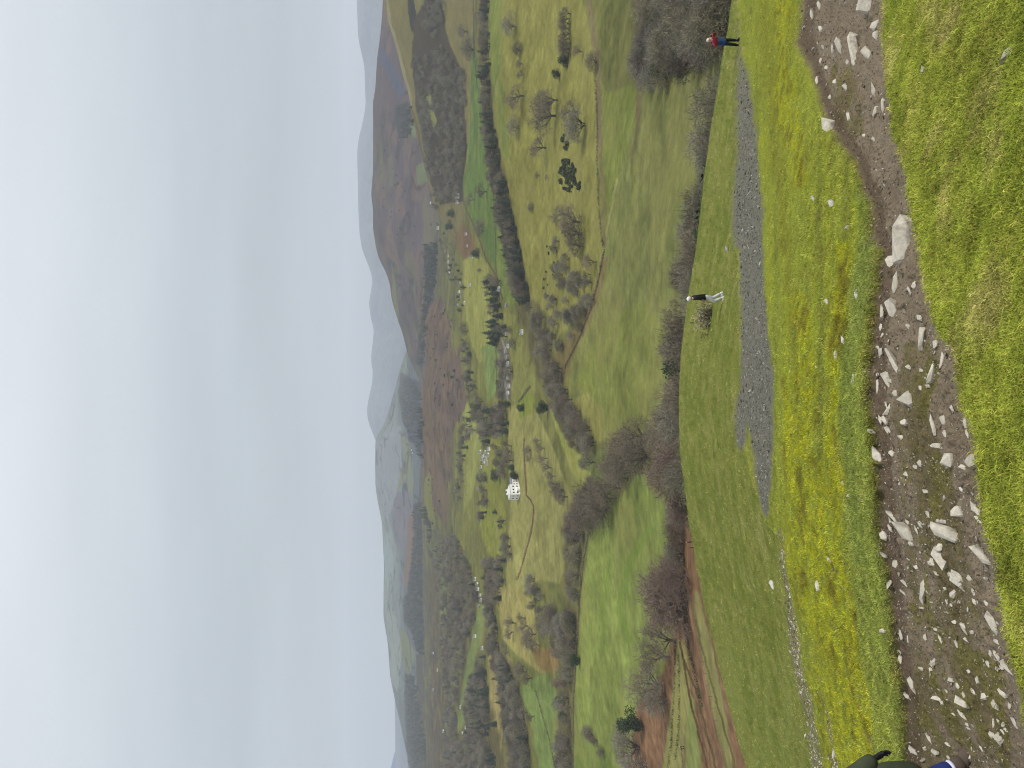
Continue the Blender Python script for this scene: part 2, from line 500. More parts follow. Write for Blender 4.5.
FIELDS = [
 # far floor, woods and pasture mixed
 ([(400, -100), (480, -100), (476, 60), (470, 140), (462, 200), (455, 260), (455, 900), (400, 900)], (104, 106, 82)),
 ([(436, -60), (473, -60), (474, 30), (472, 60), (462, 62), (452, 48), (446, 20), (438, 8)], (112, 126, 82)),
 ([(466, 52), (477, 50), (480, 90), (486, 150), (495, 190), (497, 240), (496, 270), (489, 258), (478, 232), (466, 208), (461, 190), (464, 150), (465, 100)], (102, 123, 72)),
 ([(440, 200), (452, 206), (470, 230), (480, 262), (465, 262), (455, 240), (444, 220)], (122, 104, 84)),
 ([(446, 192), (459, 192), (459, 208), (450, 215)], (142, 138, 98)),
 ([(496, 190), (502, 188), (515, 250), (526, 296), (510, 306), (499, 290), (497, 262)], (116, 130, 74)),
 ([(463, 262), (478, 250), (489, 268), (493, 300), (492, 350), (480, 364), (470, 340), (464, 300)], (146, 148, 86)),
 ([(482, 348), (498, 340), (500, 372), (497, 392), (488, 404), (484, 378)], (120, 136, 84)),
 ([(498, 312), (520, 316), (533, 350), (540, 385), (528, 405), (508, 400), (503, 350)], (130, 132, 78)),
 ([(500, 345), (507, 338), (512, 372), (511, 400), (501, 400), (499, 370)], (112, 106, 96)),
 ([(462, 398), (482, 420), (486, 440), (478, 470), (470, 500), (464, 515), (463, 470), (462, 430)], (142, 146, 88)),
 ([(492, 432), (500, 438), (503, 470), (506, 530), (504, 552), (494, 560), (484, 545), (479, 520), (479, 490), (484, 462)], (138, 142, 74)),
 ([(508, 408), (528, 398), (543, 425), (556, 455), (572, 500), (566, 560), (560, 585), (540, 580), (525, 592), (506, 585), (507, 540), (511, 510), (508, 440)], (150, 148, 92)),
 ([(516, 402), (528, 392), (536, 400), (532, 412), (520, 420)], (130, 140, 66)),
 ([(548, 405), (556, 420), (570, 448), (590, 462), (592, 480), (580, 490), (571, 470), (560, 440)], (152, 158, 84)),
 ([(588, 462), (606, 448), (614, 470), (612, 496), (594, 508), (592, 484)], (118, 132, 68)),
 # spur on the right
 ([(486, -100), (578, -100), (583, 0), (590, 30), (597, 100), (599, 200), (604, 246), (592, 300), (560, 335), (545, 312), (531, 300), (515, 232), (502, 170), (493, 110), (489, 60)], (140, 138, 78)),
 ([(486, -60), (500, -60), (503, 40), (505, 110), (510, 160), (500, 150), (493, 110), (489, 60)], (124, 134, 74)),
 # light green strip and big field
 ([(580, -100), (640, -100), (636, 60), (640, 100), (628, 140), (617, 180), (604, 246), (600, 235), (598, 150), (596, 90), (590, 30), (584, 0)], (122, 130, 68)),
 ([(580, -100), (640, -100), (636, 60), (634, 84), (606, 92), (594, 60), (584, 0)], (109, 112, 66)),
 ([(604, 248), (617, 180), (628, 140), (640, 102), (650, 78), (700, 60), (760, 60), (760, 420), (680, 425), (648, 440), (614, 456), (602, 444), (588, 428), (571, 402), (562, 380), (575, 345), (592, 305)], (124, 128, 76)),
 ([(640, 300), (600, 330), (575, 380), (600, 430), (640, 430), (660, 380), (660, 320)], (128, 134, 72)),
 ([(571, 402), (588, 392), (604, 410), (606, 440), (596, 444), (585, 428)], (144, 142, 82)),
 ([(556, 346), (566, 340), (590, 300), (604, 256), (609, 258), (596, 310), (574, 356), (564, 384), (558, 378)], (128, 116, 78)),
 ([(636, 92), (642, 98), (640, 122), (632, 160), (630, 164), (636, 128)], (116, 106, 78)),
 ([(664, 200), (672, 170), (690, 140), (700, 140), (690, 200), (680, 260), (672, 240)], (132, 138, 80)),
 # bright field on the left
 ([(690, 440), (665, 460), (640, 470), (617, 500), (602, 514), (590, 535), (582, 590), (578, 650), (574, 700), (572, 860), (700, 860), (700, 560)], (134, 146, 78)),
 ([(582, 728), (586, 726), (604, 748), (625, 790), (625, 860), (576, 860), (576, 760)], (118, 135, 70)),
 # left middle distance
 ([(496, 588), (516, 584), (532, 600), (538, 640), (548, 668), (545, 676), (528, 664), (512, 650), (503, 640), (498, 610)], (158, 150, 94)),
 ([(518, 686), (546, 672), (556, 690), (562, 768), (566, 850), (545, 850), (538, 760), (530, 720)], (120, 137, 80)),
 ([(498, 652), (510, 656), (520, 690), (530, 735), (526, 745), (514, 715), (504, 680)], (146, 138, 92)),
 ([(532, 648), (560, 648), (558, 672), (546, 672), (536, 664)], (136, 116, 76)),
 ([(488, 655), (493, 654), (500, 690), (504, 725), (503, 745), (498, 766), (492, 745), (490, 700)], (158, 146, 98)),
 ([(476, 606), (488, 604), (482, 640), (472, 670), (462, 730), (455, 735), (462, 680), (470, 640)], (110, 130, 74)),
 # foot of our own hill: bracken with grassy lanes
 ([(668, 520), (683, 505), (690, 530), (700, 560), (717, 640), (745, 730), (800, 900), (600, 900), (628, 768), (637, 706), (664, 670), (674, 629), (680, 600)], (138, 108, 82)),
 ([(679, 636), (684, 640), (688, 660), (690, 690), (686, 720), (683, 768), (682, 860), (655, 860), (662, 768), (671, 706), (677, 650)], (150, 147, 90)),
 ([(689, 690), (694, 700), (702, 768), (706, 860), (684, 860), (685, 768), (686, 725)], (140, 147, 86)),
 ([(694, 590), (698, 592), (713, 650), (727, 720), (733, 768), (745, 840), (728, 840), (726, 768), (714, 720), (704, 670), (697, 630)], (144, 140, 88)),
]
for poly, colr in FIELDS:
    wm = soften(poly_mask(PX, PY, poly), 2)
    c = blend(c, wm, colr)
# worn lanes, streams and tracks
for pts, w, colr in [
 ([(617, 180), (604, 246), (600, 262)], 2.2, (146, 146, 92)),
 ([(690, 150), (672, 190), (660, 260)], 3, (140, 144, 84)),
 ([(600, 150), (598, 60), (590, 10), (585, -60)], 5, (122, 112, 84)),
 ([(600, 150), (603, 200), (604, 246)], 3.5, (126, 116, 80)),
 ([(681, 748), (684, 780), (686, 850)], 1.2, (112, 104, 84)),
 ([(684, 660), (696, 690), (706, 730), (716, 768), (730, 840)], 2.2, (100, 88, 60)),
 ([(690, 600), (700, 640), (716, 700), (736, 768), (752, 840)], 2, (110, 104, 64)),
 ([(676, 560), (680, 640), (690, 700), (708, 768)], 2, (104, 82, 60)),
 ([(498, 330), (506, 350), (504, 375), (508, 400)], 2, (150, 146, 130)),
 ([(524, 440), (526, 495), (531, 500), (534, 506), (531, 532), (523, 560), (517, 580)], 1.6, (120, 98, 76)),
 ([(589, 478), (593, 510)], 2.5, (112, 104, 76)),
]:
    mixc(c, line_mask(PX, PY, pts, w), colr)
# floors of the woods
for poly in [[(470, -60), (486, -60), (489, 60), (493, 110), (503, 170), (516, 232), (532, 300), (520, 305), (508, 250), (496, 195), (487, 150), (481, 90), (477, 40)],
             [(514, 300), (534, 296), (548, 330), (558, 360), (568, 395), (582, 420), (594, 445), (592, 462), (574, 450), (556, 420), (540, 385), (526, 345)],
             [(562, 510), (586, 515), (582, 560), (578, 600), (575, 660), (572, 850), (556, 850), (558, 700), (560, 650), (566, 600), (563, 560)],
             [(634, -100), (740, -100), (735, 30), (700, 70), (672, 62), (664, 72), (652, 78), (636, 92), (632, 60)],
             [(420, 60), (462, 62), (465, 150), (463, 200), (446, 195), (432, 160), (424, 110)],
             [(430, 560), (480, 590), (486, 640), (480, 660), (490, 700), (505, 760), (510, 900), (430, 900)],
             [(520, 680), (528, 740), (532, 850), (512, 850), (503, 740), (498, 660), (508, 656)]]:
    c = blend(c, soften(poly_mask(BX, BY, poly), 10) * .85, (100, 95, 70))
for poly, colr in [([(478, 606), (488, 604), (484, 630), (474, 665), (464, 725), (456, 738), (462, 690), (470, 645)], (118, 132, 86)), ([(458, 640), (461, 650), (454, 700), (447, 735), (445, 720), (450, 680)], (116, 126, 92)), ([(441, 560), (445, 560), (448, 600), (444, 640), (440, 610)], (116, 128, 100))]:
    c = blend(c, soften(poly_mask(PX, PY, poly), 2), colr)
# field texture: tussocks, mown lines, darker wet ground; own colour of the sward
green = (c[..., 1] > c[..., 0] - 4)
c = c * (1 + (n1 - .5) * .24 + (n2 - .5) * .26 + (fbm(X / 4.5, Y / 4.5, 68, 3) - .5) * .22)[..., None]
stripe = fbm((X * .93 + Y * .36) / 5.5, (Y * .93 - X * .36) / 90, 66, 3) - .5
c = np.where(green[..., None], c * (1 + stripe * .12)[..., None], c)
c = np.where(green[..., None], blend(c, np.clip((fbm(X / 35, Y / 35, 69, 4) - .52) * 5, 0, 1) * .45, (150, 146, 88)), c)
brk = poly_mask(PX, PY, FIELDS[-4][0]) & (c[..., 0] > c[..., 1] + 12)
c = np.where(brk[..., None], c * (1 + (fbm(X / 3, Y / 3, 67, 4) - .5) * .5)[..., None], c)
lushl = line_mask(px, py, [(650, 530), (630, 560), (620, 610), (628, 640)], 8) | line_mask(px, py, [(610, 560), (602, 620), (605, 650)], 4)
c = blend(c, soften(lushl, 6) * .35, (104, 134, 52))
c = np.clip(c, 20, 235)
mv = mat_vcol('valley_ground', [.12, .5], .14, bump=(.35, .4, 1.0))
VAL.build('valley_floor', mv, albedo(c, R))

# ================================================================== HILLS
def hill(name, crest, r0p, rc, seed, paint, gully=10., zbase=-138., nrow=170, conc=.5, span=(-42, 42)):
    cr = np.array(crest, float)
    a, t = ray(cr[:, 0], cr[:, 1]); o = np.argsort(a)
    azh = np.radians(np.linspace(*span, 1000))
    Tc = np.interp(azh, a[o], t[o])
    k = np.radians(.35)
    Tc = (Tc * 2 + np.interp(azh - k, a[o], t[o]) + np.interp(azh + k, a[o], t[o])) / 4
    rcv = rc * (1 + .06 * np.sin(azh * 7 + seed))
    ia = np.array([ray(440, q[0])[0] for q in r0p]); oo = np.argsort(ia)
    r0 = np.interp(azh, ia[oo], np.array([q[1] for q in r0p])[oo])[:, None]
    s = np.linspace(0, 1, nrow)
    R = r0 + (rcv[:, None] - r0) * s[None]
    zc = -rcv * Tc
    e = conc * .5 * (1 - np.cos(math.pi * s)) + (1 - conc) * s
    e = e - .10 * np.clip((s - .8) / .2, 0, 1) ** 2 * 0
    Z = zbase + (zc[:, None] - zbase) * e[None]
    sb = np.array([1.02, 1.06, 1.12, 1.2, 1.3])
    R = np.concatenate([R, rcv[:, None] * sb[None]], 1)
    Z = np.concatenate([Z, zc[:, None] - (sb[None] - 1) * rcv[:, None] * (.16 + np.maximum(Tc, -.02)[:, None])], 1)
    X = R * np.sin(azh)[:, None]; Y = R * np.cos(azh)[:, None]
    win = np.concatenate([np.sin(math.pi * s) ** .7, np.zeros(5)])
    g = 1 - np.abs(fbm(X / 230, Y / 420, seed, 4) * 2 - 1)
    Z = Z + (g - .6) * gully * win[None]
    Z = Z + (fbm(X / 60, Y / 60, seed + 3, 3) - .5) * gully * .35 * (win[None] * .8 + .2)
    L = Layer(azh, R, Z)
    c = paint(L, X, Y, R)
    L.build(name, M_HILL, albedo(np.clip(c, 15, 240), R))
    return L


M_HILL = mat_vcol('hill_ground', [.02, .09], .16, bump=(.05, .5, 6.0))


def p_poly(c, L, polys, j=1.2, seed=5):
    X, Y, R = L.X, L.Y, L.R
    jx = (fbm(X / (R * .01), Y / (R * .01), seed, 3) - .5) * j * 2; jy = (fbm(X / (R * .01), Y / (R * .01), seed + 9, 3) - .5) * j * 4
    for poly, col in polys:
        mixc(c, poly_mask(L.px + jx, L.py + jy, poly), col)
    return c


CREST_R = [(384, -80), (384, 0), (386.5, 17), (391, 31), (394.5, 42), (399, 59), (403, 76), (408, 91), (410, 102), (411, 109), (413.6, 122), (416.5, 135), (421, 151), (424, 166),
           (427, 176), (430, 188), (433, 202), (437, 213), (446, 230), (462, 260), (470, 300), (480, 900)]
CREST_1 = [(476, -80), (474, 200), (462, 250), (455, 262), (445, 272), (437, 285), (430, 300), (426, 312), (424, 330), (426, 345), (427, 360), (424, 380), (422, 400), (421, 430), (424, 470),
           (424, 500), (426, 520), (431, 530), (434, 560), (438, 580), (441, 600), (446, 640), (450, 700), (452, 768), (452, 860)]
CREST_2 = [(384, -80), (383, 0), (381, 29), (379, 45), (377, 59), (375.5, 88), (373, 101), (373, 173), (371, 195), (373, 207), (373, 229), (375.5, 245), (379, 259), (386, 272), (390, 285), (392, 301),
           (397.5, 319), (403, 335), (406, 347), (409, 359), (413.5, 366), (418, 382), (422, 392), (432, 420), (440, 460), (446, 900)]
CREST_4 = [(430, -80), (425, 250), (412, 330), (400, 370), (392, 400), (384, 425), (375.5, 438), (375, 466), (375.5, 488), (378, 503), (382, 522), (383, 544), (384, 566), (383.6, 588), (383.4, 617),
           (388, 644), (390, 676), (395.5, 703), (402, 731), (408, 760), (415, 860)]
CREST_5 = [(356, -80), (357, 0), (358, 37), (361.6, 54), (364.5, 66), (365, 91), (366, 101), (364, 116), (361, 129), (358, 142), (357, 156), (358, 182), (358, 202), (359.4, 232), (361.6, 248), (367, 262), (371, 272),
           (372.6, 281), (371, 291), (369, 303), (371, 319), (374, 329), (372.6, 344), (371, 356), (371, 361), (373, 372), (372, 384), (369, 397), (367, 408), (367.5, 419), (371, 429), (375.5, 440), (384, 470), (392, 520), (398, 900)]
CREST_6 = [(400, 560), (404, 700), (402, 731), (398, 742), (395.5, 749), (391, 768), (386, 790), (384, 860)]


def paint_R(L, X, Y, R):
    c = np.empty(X.shape + (3,)); c[:] = (130, 124, 92)
    n = fbm(X / 90, Y / 90, 71, 4)
    c = blend(c, np.clip((n - .5) * 4, 0, 1) * .5, (118, 118, 84))
    return p_poly(c, L, [([(386, -80), (388, 0), (392, 25), (400, 50), (410, 90), (414, 110), (410, 105), (401, 75), (393, 48), (387, 22)], (148, 143, 112)),
                         ([(410, -80), (414, 0), (418, 30), (412, 32), (408, 15)], (78, 80, 78)),
                         ([(414, 20), (438, -20), (448, 40), (462, 70), (470, 200), (440, 205), (430, 180), (422, 140), (415, 100), (412, 60)], (90, 86, 80)),
                         ([(425, 98), (430, 96), (437, 122), (433, 130)], (140, 144, 96)),
                         ([(410, 100), (414, 112), (424, 155), (432, 195), (428, 190), (418, 140)], (112, 104, 86))])


def paint_1(L, X, Y, R):
    c = np.empty(X.shape + (3,)); c[:] = (113, 101, 95)
    n = fbm(X / 70, Y / 200, 72, 4)
    c = blend(c, np.clip((n - .48) * 6, 0, 1) * .7, (122, 110, 96))
    c = blend(c, np.clip((fbm(X / 45, Y / 60, 74, 4) - .52) * 7, 0, 1) * .6, (96, 90, 92))
    c = blend(c, np.clip((fbm(X / 120, Y / 120, 75, 3) - .62) * 7, 0, 1) * .5, (124, 118, 90))
    c = blend(c, np.clip((fbm(X / 25, Y / 90, 77, 4) - .52) * 6, 0, 1) * .5, (128, 112, 102))
    L.scr = fbm(X / 20, Y / 20, 76, 3)
    c = np.where((L.scr > .66)[..., None], c * .82, c)
    return p_poly(c, L, [([(424, 480), (430, 470), (432, 505), (438, 530), (436, 545), (428, 535), (424, 510)], (126, 128, 92)),
                         ([(434, 575), (440, 570), (447, 600), (442, 640), (436, 620)], (108, 122, 92)),
                         ([(462, 432), (475, 400), (484, 420), (474, 470), (468, 500), (464, 480)], (142, 146, 88)),
                         ([(432, 540), (455, 520), (462, 560), (468, 900), (440, 900), (442, 640)], (98, 92, 84))])


def paint_2(L, X, Y, R):
    c = np.empty(X.shape + (3,)); c[:] = (108, 104, 111)
    n = fbm(X / 120, Y / 300, 82, 4)
    c = blend(c, np.clip((n - .5) * 6, 0, 1) * .6, (92, 92, 98))
    c = blend(c, np.clip((fbm(X / 80, Y / 140, 84, 4) - .52) * 6, 0, 1) * .6, (132, 117, 114))
    c = blend(c, np.clip((fbm(X / 200, Y / 160, 85, 4) - .56) * 7, 0, 1) * .7, (118, 122, 106))
    c = np.where((np.abs(fbm(X / 110, Y / 260, 86, 4) - .5) < .026)[..., None], c * .82, c)
    return p_poly(c, L, [([(378, 60), (381, 45), (396, 70), (406, 92), (398, 100), (388, 75)], (100, 106, 122)),
                         ([(396, 105), (408, 100), (412, 118), (408, 135), (398, 140), (394, 120)], (80, 90, 102)),
                         ([(375, 215), (382, 255), (390, 290), (394, 300), (390, 310), (382, 270), (377, 240)], (104, 110, 112)),
                         ([(392, 262), (396, 290), (400, 320), (396, 320), (392, 290)], (124, 126, 106)),
                         ([(424, 244), (436, 244), (436, 285), (430, 300), (425, 340), (422, 368), (415, 362), (420, 330), (425, 290)], (78, 86, 98)),
                         ([(409, 120), (414, 118), (416, 140), (410, 132)], (122, 132, 108)), ([(416, 165), (424, 160), (428, 180), (418, 185)], (118, 128, 106))])


def paint_4(L, X, Y, R):
    c = np.empty(X.shape + (3,)); c[:] = (142, 151, 153)  # pale tones include far haze mixed into the hill colour
    n = fbm(X / 260, Y / 400, 92, 4)
    c = blend(c, np.clip((n - .5) * 6, 0, 1) * .6, (132, 138, 146))
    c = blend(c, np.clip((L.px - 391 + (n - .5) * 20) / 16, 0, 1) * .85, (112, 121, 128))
    c = p_poly(c, L, [([(376, 440), (400, 425), (402, 470), (396, 500), (386, 520), (379, 500)], (144, 151, 158)),
                      ([(389, 318), (400, 330), (404, 345), (408, 372), (402, 380), (396, 372), (391, 345)], (132, 142, 138)),
                      ([(400, 372), (420, 384), (424, 420), (424, 470), (416, 445), (409, 440), (402, 420), (398, 395)], (92, 104, 116)),
                      ([(402, 432), (408, 440), (413, 460), (414, 500), (408, 500), (405, 465), (401, 440)], (132, 139, 130)),
                      ([(398, 480), (402, 470), (407, 462), (405, 480), (397, 492)], (136, 142, 132)),
                      ([(397, 490), (412, 490), (413, 505), (411, 540), (402, 550), (394, 530), (393, 505)], (128, 130, 138)),
                      ([(385, 530), (392, 545), (394, 575), (386, 590), (384, 560)], (146, 158, 160)),
                      ([(408, 520), (415, 508), (415, 530), (411, 560), (406, 590), (404, 580), (407, 545)], (132, 120, 116)),
                      ([(413, 505), (424, 500), (432, 528), (434, 580), (436, 640), (424, 656), (416, 650), (412, 633), (404, 622), (403, 600), (407, 590), (410, 570), (413, 545)], (86, 96, 108)),
                      ([(400, 625), (410, 640), (416, 655), (410, 675), (404, 670), (401, 645)], (128, 136, 122)),
                      ([(386, 612), (396, 612), (402, 650), (398, 690), (391, 680), (388, 645)], (146, 154, 154)),
                      ([(405, 674), (413, 675), (416, 700), (430, 768), (430, 860), (410, 860), (405, 720)], (88, 94, 102)),
                      ([(430, 600), (442, 595), (446, 660), (442, 720), (436, 715), (432, 660)], (112, 126, 104)),
                      ([(416, 655), (430, 650), (436, 700), (432, 768), (418, 720)], (106, 106, 100))], 1.4)
    hd = np.abs(fbm(X / 180, Y / 400, 97, 3) - .5) < .02
    return np.where((hd & (c[..., 1] > 120))[..., None], c * .86, c)


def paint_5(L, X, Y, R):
    c = np.empty(X.shape + (3,)); c[:] = (152, 161, 171)  # ridge colour lightened to stand for extra haze at that distance
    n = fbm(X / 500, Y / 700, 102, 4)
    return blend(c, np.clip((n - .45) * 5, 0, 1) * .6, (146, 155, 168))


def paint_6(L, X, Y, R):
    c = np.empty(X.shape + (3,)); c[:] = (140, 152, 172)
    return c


HR = hill('near_hill', CREST_R, [(0, 1290), (768, 1290)], 1850., 3, paint_R, 9, conc=.35)
H1 = hill('bracken_hill', CREST_1, [(200, 1700), (262, 1500), (300, 1290), (340, 1230), (400, 1180), (430, 1380), (470, 1460), (540, 1600), (768, 1750)], 2500., 5, paint_1, 15, conc=.3)
H2 = hill('heather_hill', CREST_2, [(0, 2050), (768, 2050)], 3500., 7, paint_2, 26, conc=.3)
H4 = hill('patchwork_hill', CREST_4, [(0, 3000), (768, 3000)], 5600., 9, paint_4, 26, conc=.2)
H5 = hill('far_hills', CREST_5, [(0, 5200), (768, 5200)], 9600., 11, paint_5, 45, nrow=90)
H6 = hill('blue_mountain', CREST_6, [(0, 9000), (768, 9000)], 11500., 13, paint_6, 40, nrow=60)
LAYERS = {'near': NEAR, 'val': VAL, 'R': HR, '1': H1, '2': H2, '4': H4, '5': H5}


def first_hit(ix, iy, names=('val', 'R', '1', '2', '4')):
    """nearest visible ground at picture points"""
    ix = np.atleast_1d(np.asarray(ix, float)); iy = np.atleast_1d(np.asarray(iy, float))
    best = np.full(ix.shape, 1e9); P = np.zeros(ix.shape + (3,))
    for nme in names:
        x, y, z, ok = LAYERS[nme].cast(ix, iy)
        r = np.where(ok, np.hypot(x, y), 1e9)
        b = r < best
        best[b] = r[b]; P[b] = np.stack([x, y, z], -1)[b]
    return P, best


def spot(ix, iy, names=('val', 'R', '1', '2', '4')):
    P, r = first_hit([ix], [iy], names)
    return Vector(P[0]), float(r[0])
# ================================================================== VEGETATION PROTOTYPES
BARK = mat_plain('bark', (.085, .072, .060), .3, 1.5, rand=.25)
TWIG = mat_plain('twigs', (.158, .130, .096), .25, .4, rand=.32)
TWIG_DARK = mat_plain('dark_twigs', (.100, .085, .068), .25, .4, rand=.3)
TWIG_OLIVE = mat_plain('olive_twigs', (.175, .160, .100), .25, .4, rand=.25)
TWIG_RED = mat_plain('reddish_twigs', (.165, .118, .098), .25, .4, rand=.2)
TWIG_PALE = mat_plain('grey_twigs', (.20, .185, .142), .25, .4, rand=.2)
NEEDLE = mat_plain('needles', (.045, .062, .042), .45, .6, rand=.3)
LEAF = mat_plain('evergreen_leaves', (.042, .062, .030), .5, .8, rand=.25)
GORSE = mat_plain('gorse', (.050, .060, .026), .4, 1.0, rand=.35)
HEDGE = mat_plain('hedge_twigs', (.14, .118, .085), .4, .5, rand=.2)


class MB:
    """collects tubes and strips into one mesh"""
    def __init__(s):
        s.v = []; s.f = []

    def tube(s, p0, p1, r0, r1, n=4):
        d = (p1 - p0)
        if d.length < 1e-6: return
        d = d.normalized()
        a = d.orthogonal().normalized(); b = d.cross(a)
        i = len(s.v)
        for p, r in ((p0, r0), (p1, r1)):
            for k in range(n):
                t = 2 * math.pi * k / n
                s.v.append(p + a * (math.cos(t) * r) + b * (math.sin(t) * r))
        for k in range(n):
            k2 = (k + 1) % n
            s.f.append((i + k, i + k2, i + n + k2, i + n + k))

    def strip(s, p0, p1, w, side=None, w1=0.35):
        d = (p1 - p0)
        if side is None:
            side = Vector((random.gauss(0, 1), random.gauss(0, 1), random.gauss(0, 1)))
        a = d.cross(side)
        if a.length < 1e-9: return
        a = a.normalized() * (w / 2)
        i = len(s.v)
        s.v += [p0 - a, p0 + a, p1 + a * w1, p1 - a * w1]
        s.f.append((i, i + 1, i + 2, i + 3))

    def quad(s, c, u, v):
        i = len(s.v)
        s.v += [c - u - v, c + u - v, c + u + v, c - u + v]
        s.f.append((i, i + 1, i + 2, i + 3))

    def mesh(s, name):
        return raw_mesh(name, s.v, faces=s.f)


def rv(s=1.0):
    return Vector((random.gauss(0, s), random.gauss(0, s), random.gauss(0, s)))


def bare(seed, H=10., spread=1.0, trunk=.36, lean=0.0, stems=1, ntw=9, tw=.05, levels=4, upright=.35):
    random.seed(seed)
    limb, crown = MB(), MB()

    def rec(p, d, L, r, lv):
        steps = 2
        for k in range(steps):
            q = p + d * (L / steps)
            r2 = r * .85
            (limb if lv <= 2 else crown).tube(p, q, r, r2, 5 if lv == 0 else (4 if lv < 2 else 3))
            p, r = q, r2
            d = (d + rv(.13) + Vector((0, 0, .05 * upright))).normalized()
            if lv >= 2:
                for _ in range(max(1, ntw // 4)):
                    e = (d + rv(.75)).normalized()
                    crown.strip(p, p + e * L * random.uniform(.4, .9), tw)
        if lv >= levels:
            for _ in range(ntw):
                e = (d * .7 + rv(.6) + Vector((0, 0, .1))).normalized()
                q = p + e * L * random.uniform(.6, 1.4)
                crown.strip(p, q, tw)
                crown.strip(p.lerp(q, .5), q + rv(.25 * L), tw * .7)
            return
        n = 4 if lv == 0 else 3
        ph = random.uniform(0, 6.28)
        for k in range(n):
            t = ph + 2 * math.pi * k / n + random.uniform(-.4, .4)
            ang = random.uniform(.35, 1.05) * (1.0 if lv < 2 else 1.1) * spread
            a = d.orthogonal().normalized(); b = d.cross(a)
            e = (d * math.cos(ang) + (a * math.cos(t) + b * math.sin(t)) * math.sin(ang) + Vector((0, 0, .12 * upright))).normalized()
            rec(p, e, L * (random.uniform(1.05, 1.5) if lv == 0 else random.uniform(.62, .85)), r * .66, lv + 1)
        if lv < 2:
            rec(p, (d + rv(.12)).normalized(), L * (1.6 if lv == 0 else .75), r * .75, lv + 1)
    for s in range(stems):
        o = Vector((random.uniform(-.5, .5), random.uniform(-.5, .5), -.3)) * (stems > 1) + Vector((0, 0, -.3))
        d0 = (Vector((lean, 0, 1)) + rv(.10 if stems > 1 else .04)).normalized()
        rec(o, d0, H * (.15 if stems == 1 else .13), trunk * (1 if stems == 1 else .7), 0)
    zs = np.array([v.z for v in crown.v]); top = np.quantile(zs, .998)
    k = H / top
    for m in (limb, crown):
        m.v = [v * k for v in m.v]
    return limb, crown


def conifer(seed, H=10., w=.23, gap=.0):
    random.seed(seed)
    limb, crown = MB(), MB()
    limb.tube(Vector((0, 0, -.3)), Vector((0, 0, H * .97)), .20, .03, 5)
    z = H * (.10 + gap)
    while z < H * .98:
        t = 1 - (z - H * .08) / (H * .92)
        rad = H * w * (t ** .75) * random.uniform(.75, 1.15) + .12
        n = int(6 + 6 * t)
        for k in range(n):
            a = random.uniform(0, 6.28)
            d = Vector((math.cos(a), math.sin(a), random.uniform(-.45, .05)))
            p0 = Vector((0, 0, z)); p1 = p0 + d * rad * random.uniform(.7, 1.1)
            side = Vector((0, 0, 1)) + rv(.3)
            crown.strip(p0, p1, rad * .42, side, .25)
            for _ in range(3):
                q = p0.lerp(p1, random.uniform(.4, 1.0))
                crown.strip(q, q + rv(.25) * rad + Vector((0, 0, -.25 * rad)), rad * .2)
        z += H * .035
    return limb, crown


def leafy(seed, H=8., rx=.5, n=3900, leaf=.34, lumps=15):
    random.seed(seed)
    limb, crown = MB(), MB()
    limb.tube(Vector((0, 0, -.3)), Vector((0, 0, H * .55)), .22, .1, 5)
    L = []
    for k in range(lumps):
        a = random.uniform(0, 6.28); q = random.uniform(0, .62) * H * rx
        L.append((Vector((math.cos(a) * q, math.sin(a) * q, H * random.uniform(.16, .78))), H * random.uniform(.17, .27)))
        limb.tube(Vector((0, 0, H * .2)), L[-1][0], .09, .03, 4)
    for c, r in L:
        for _ in range(n // lumps):
            d = rv().normalized() * r * random.uniform(.55, 1.08)
            p = c + d
            if p.z < .1: continue
            u = rv().normalized(); v = u.cross(d.normalized() + rv(.4)).normalized()
            s = leaf * random.uniform(.5, 1.1)
            crown.quad(p, u * s * .5, v * s * .35)
    return limb, crown


def shrubby(seed, H=1.4, n=340):
    random.seed(seed)
    m = MB()
    for k in range(5):
        c = Vector((random.uniform(-.5, .5), random.uniform(-.5, .5), H * random.uniform(.25, .5))); r = H * random.uniform(.35, .5)
        for _ in range(n // 5):
            d = rv().normalized() * r * random.uniform(.6, 1.1); p = c + d
            if p.z < -.1: continue
            u = rv().normalized(); v = u.cross(d).normalized()
            s = H * .16 * random.uniform(.5, 1.2)
            m.quad(p, u * s, v * s * .6)
    return m


def joined(name, limb, crown, m1, m2):
    k = len(limb.v)
    me = raw_mesh(name, limb.v + crown.v, faces=limb.f + [tuple(i + k for i in f) for f in crown.f])
    me.materials.append(m1); me.materials.append(m2)
    me.polygons.foreach_set('material_index', np.array([0] * len(limb.f) + [1] * len(crown.f), np.int32))
    return me


BARE = [bare(11, spread=1.05, ntw=5), bare(12, spread=.9, ntw=5), bare(13, spread=1.15, ntw=4, stems=2), bare(14, spread=1.0, ntw=5, lean=.12), bare(15, spread=.8, ntw=5, upright=.7)]
THIN = [bare(21, spread=.85, ntw=3, stems=3, trunk=.28, tw=.045), bare(22, spread=1.0, ntw=3, stems=2, trunk=.28, tw=.045)]
CONI = [conifer(31), conifer(32, w=.19), conifer(33, w=.27, gap=.03)]
LEAFY = [leafy(41), leafy(42, rx=.6), leafy(43, rx=.42)]
SHRUB = [shrubby(51), shrubby(52), shrubby(53)]
PROTO = {}          # kind -> (trunk mesh, crown mesh, height)
for k, (l, c_) in enumerate(BARE): PROTO['bare%d' % k] = (l, c_, 10., BARK, TWIG)
for k, (l, c_) in enumerate(THIN): PROTO['thin%d' % k] = (l, c_, 10., BARK, TWIG_PALE)
for k, (l, c_) in enumerate(CONI): PROTO['con%d' % k] = (l, c_, 10., BARK, NEEDLE)
for k, (l, c_) in enumerate(LEAFY): PROTO['leaf%d' % k] = (l, c_, 8., BARK, LEAF)
PMESH = {}
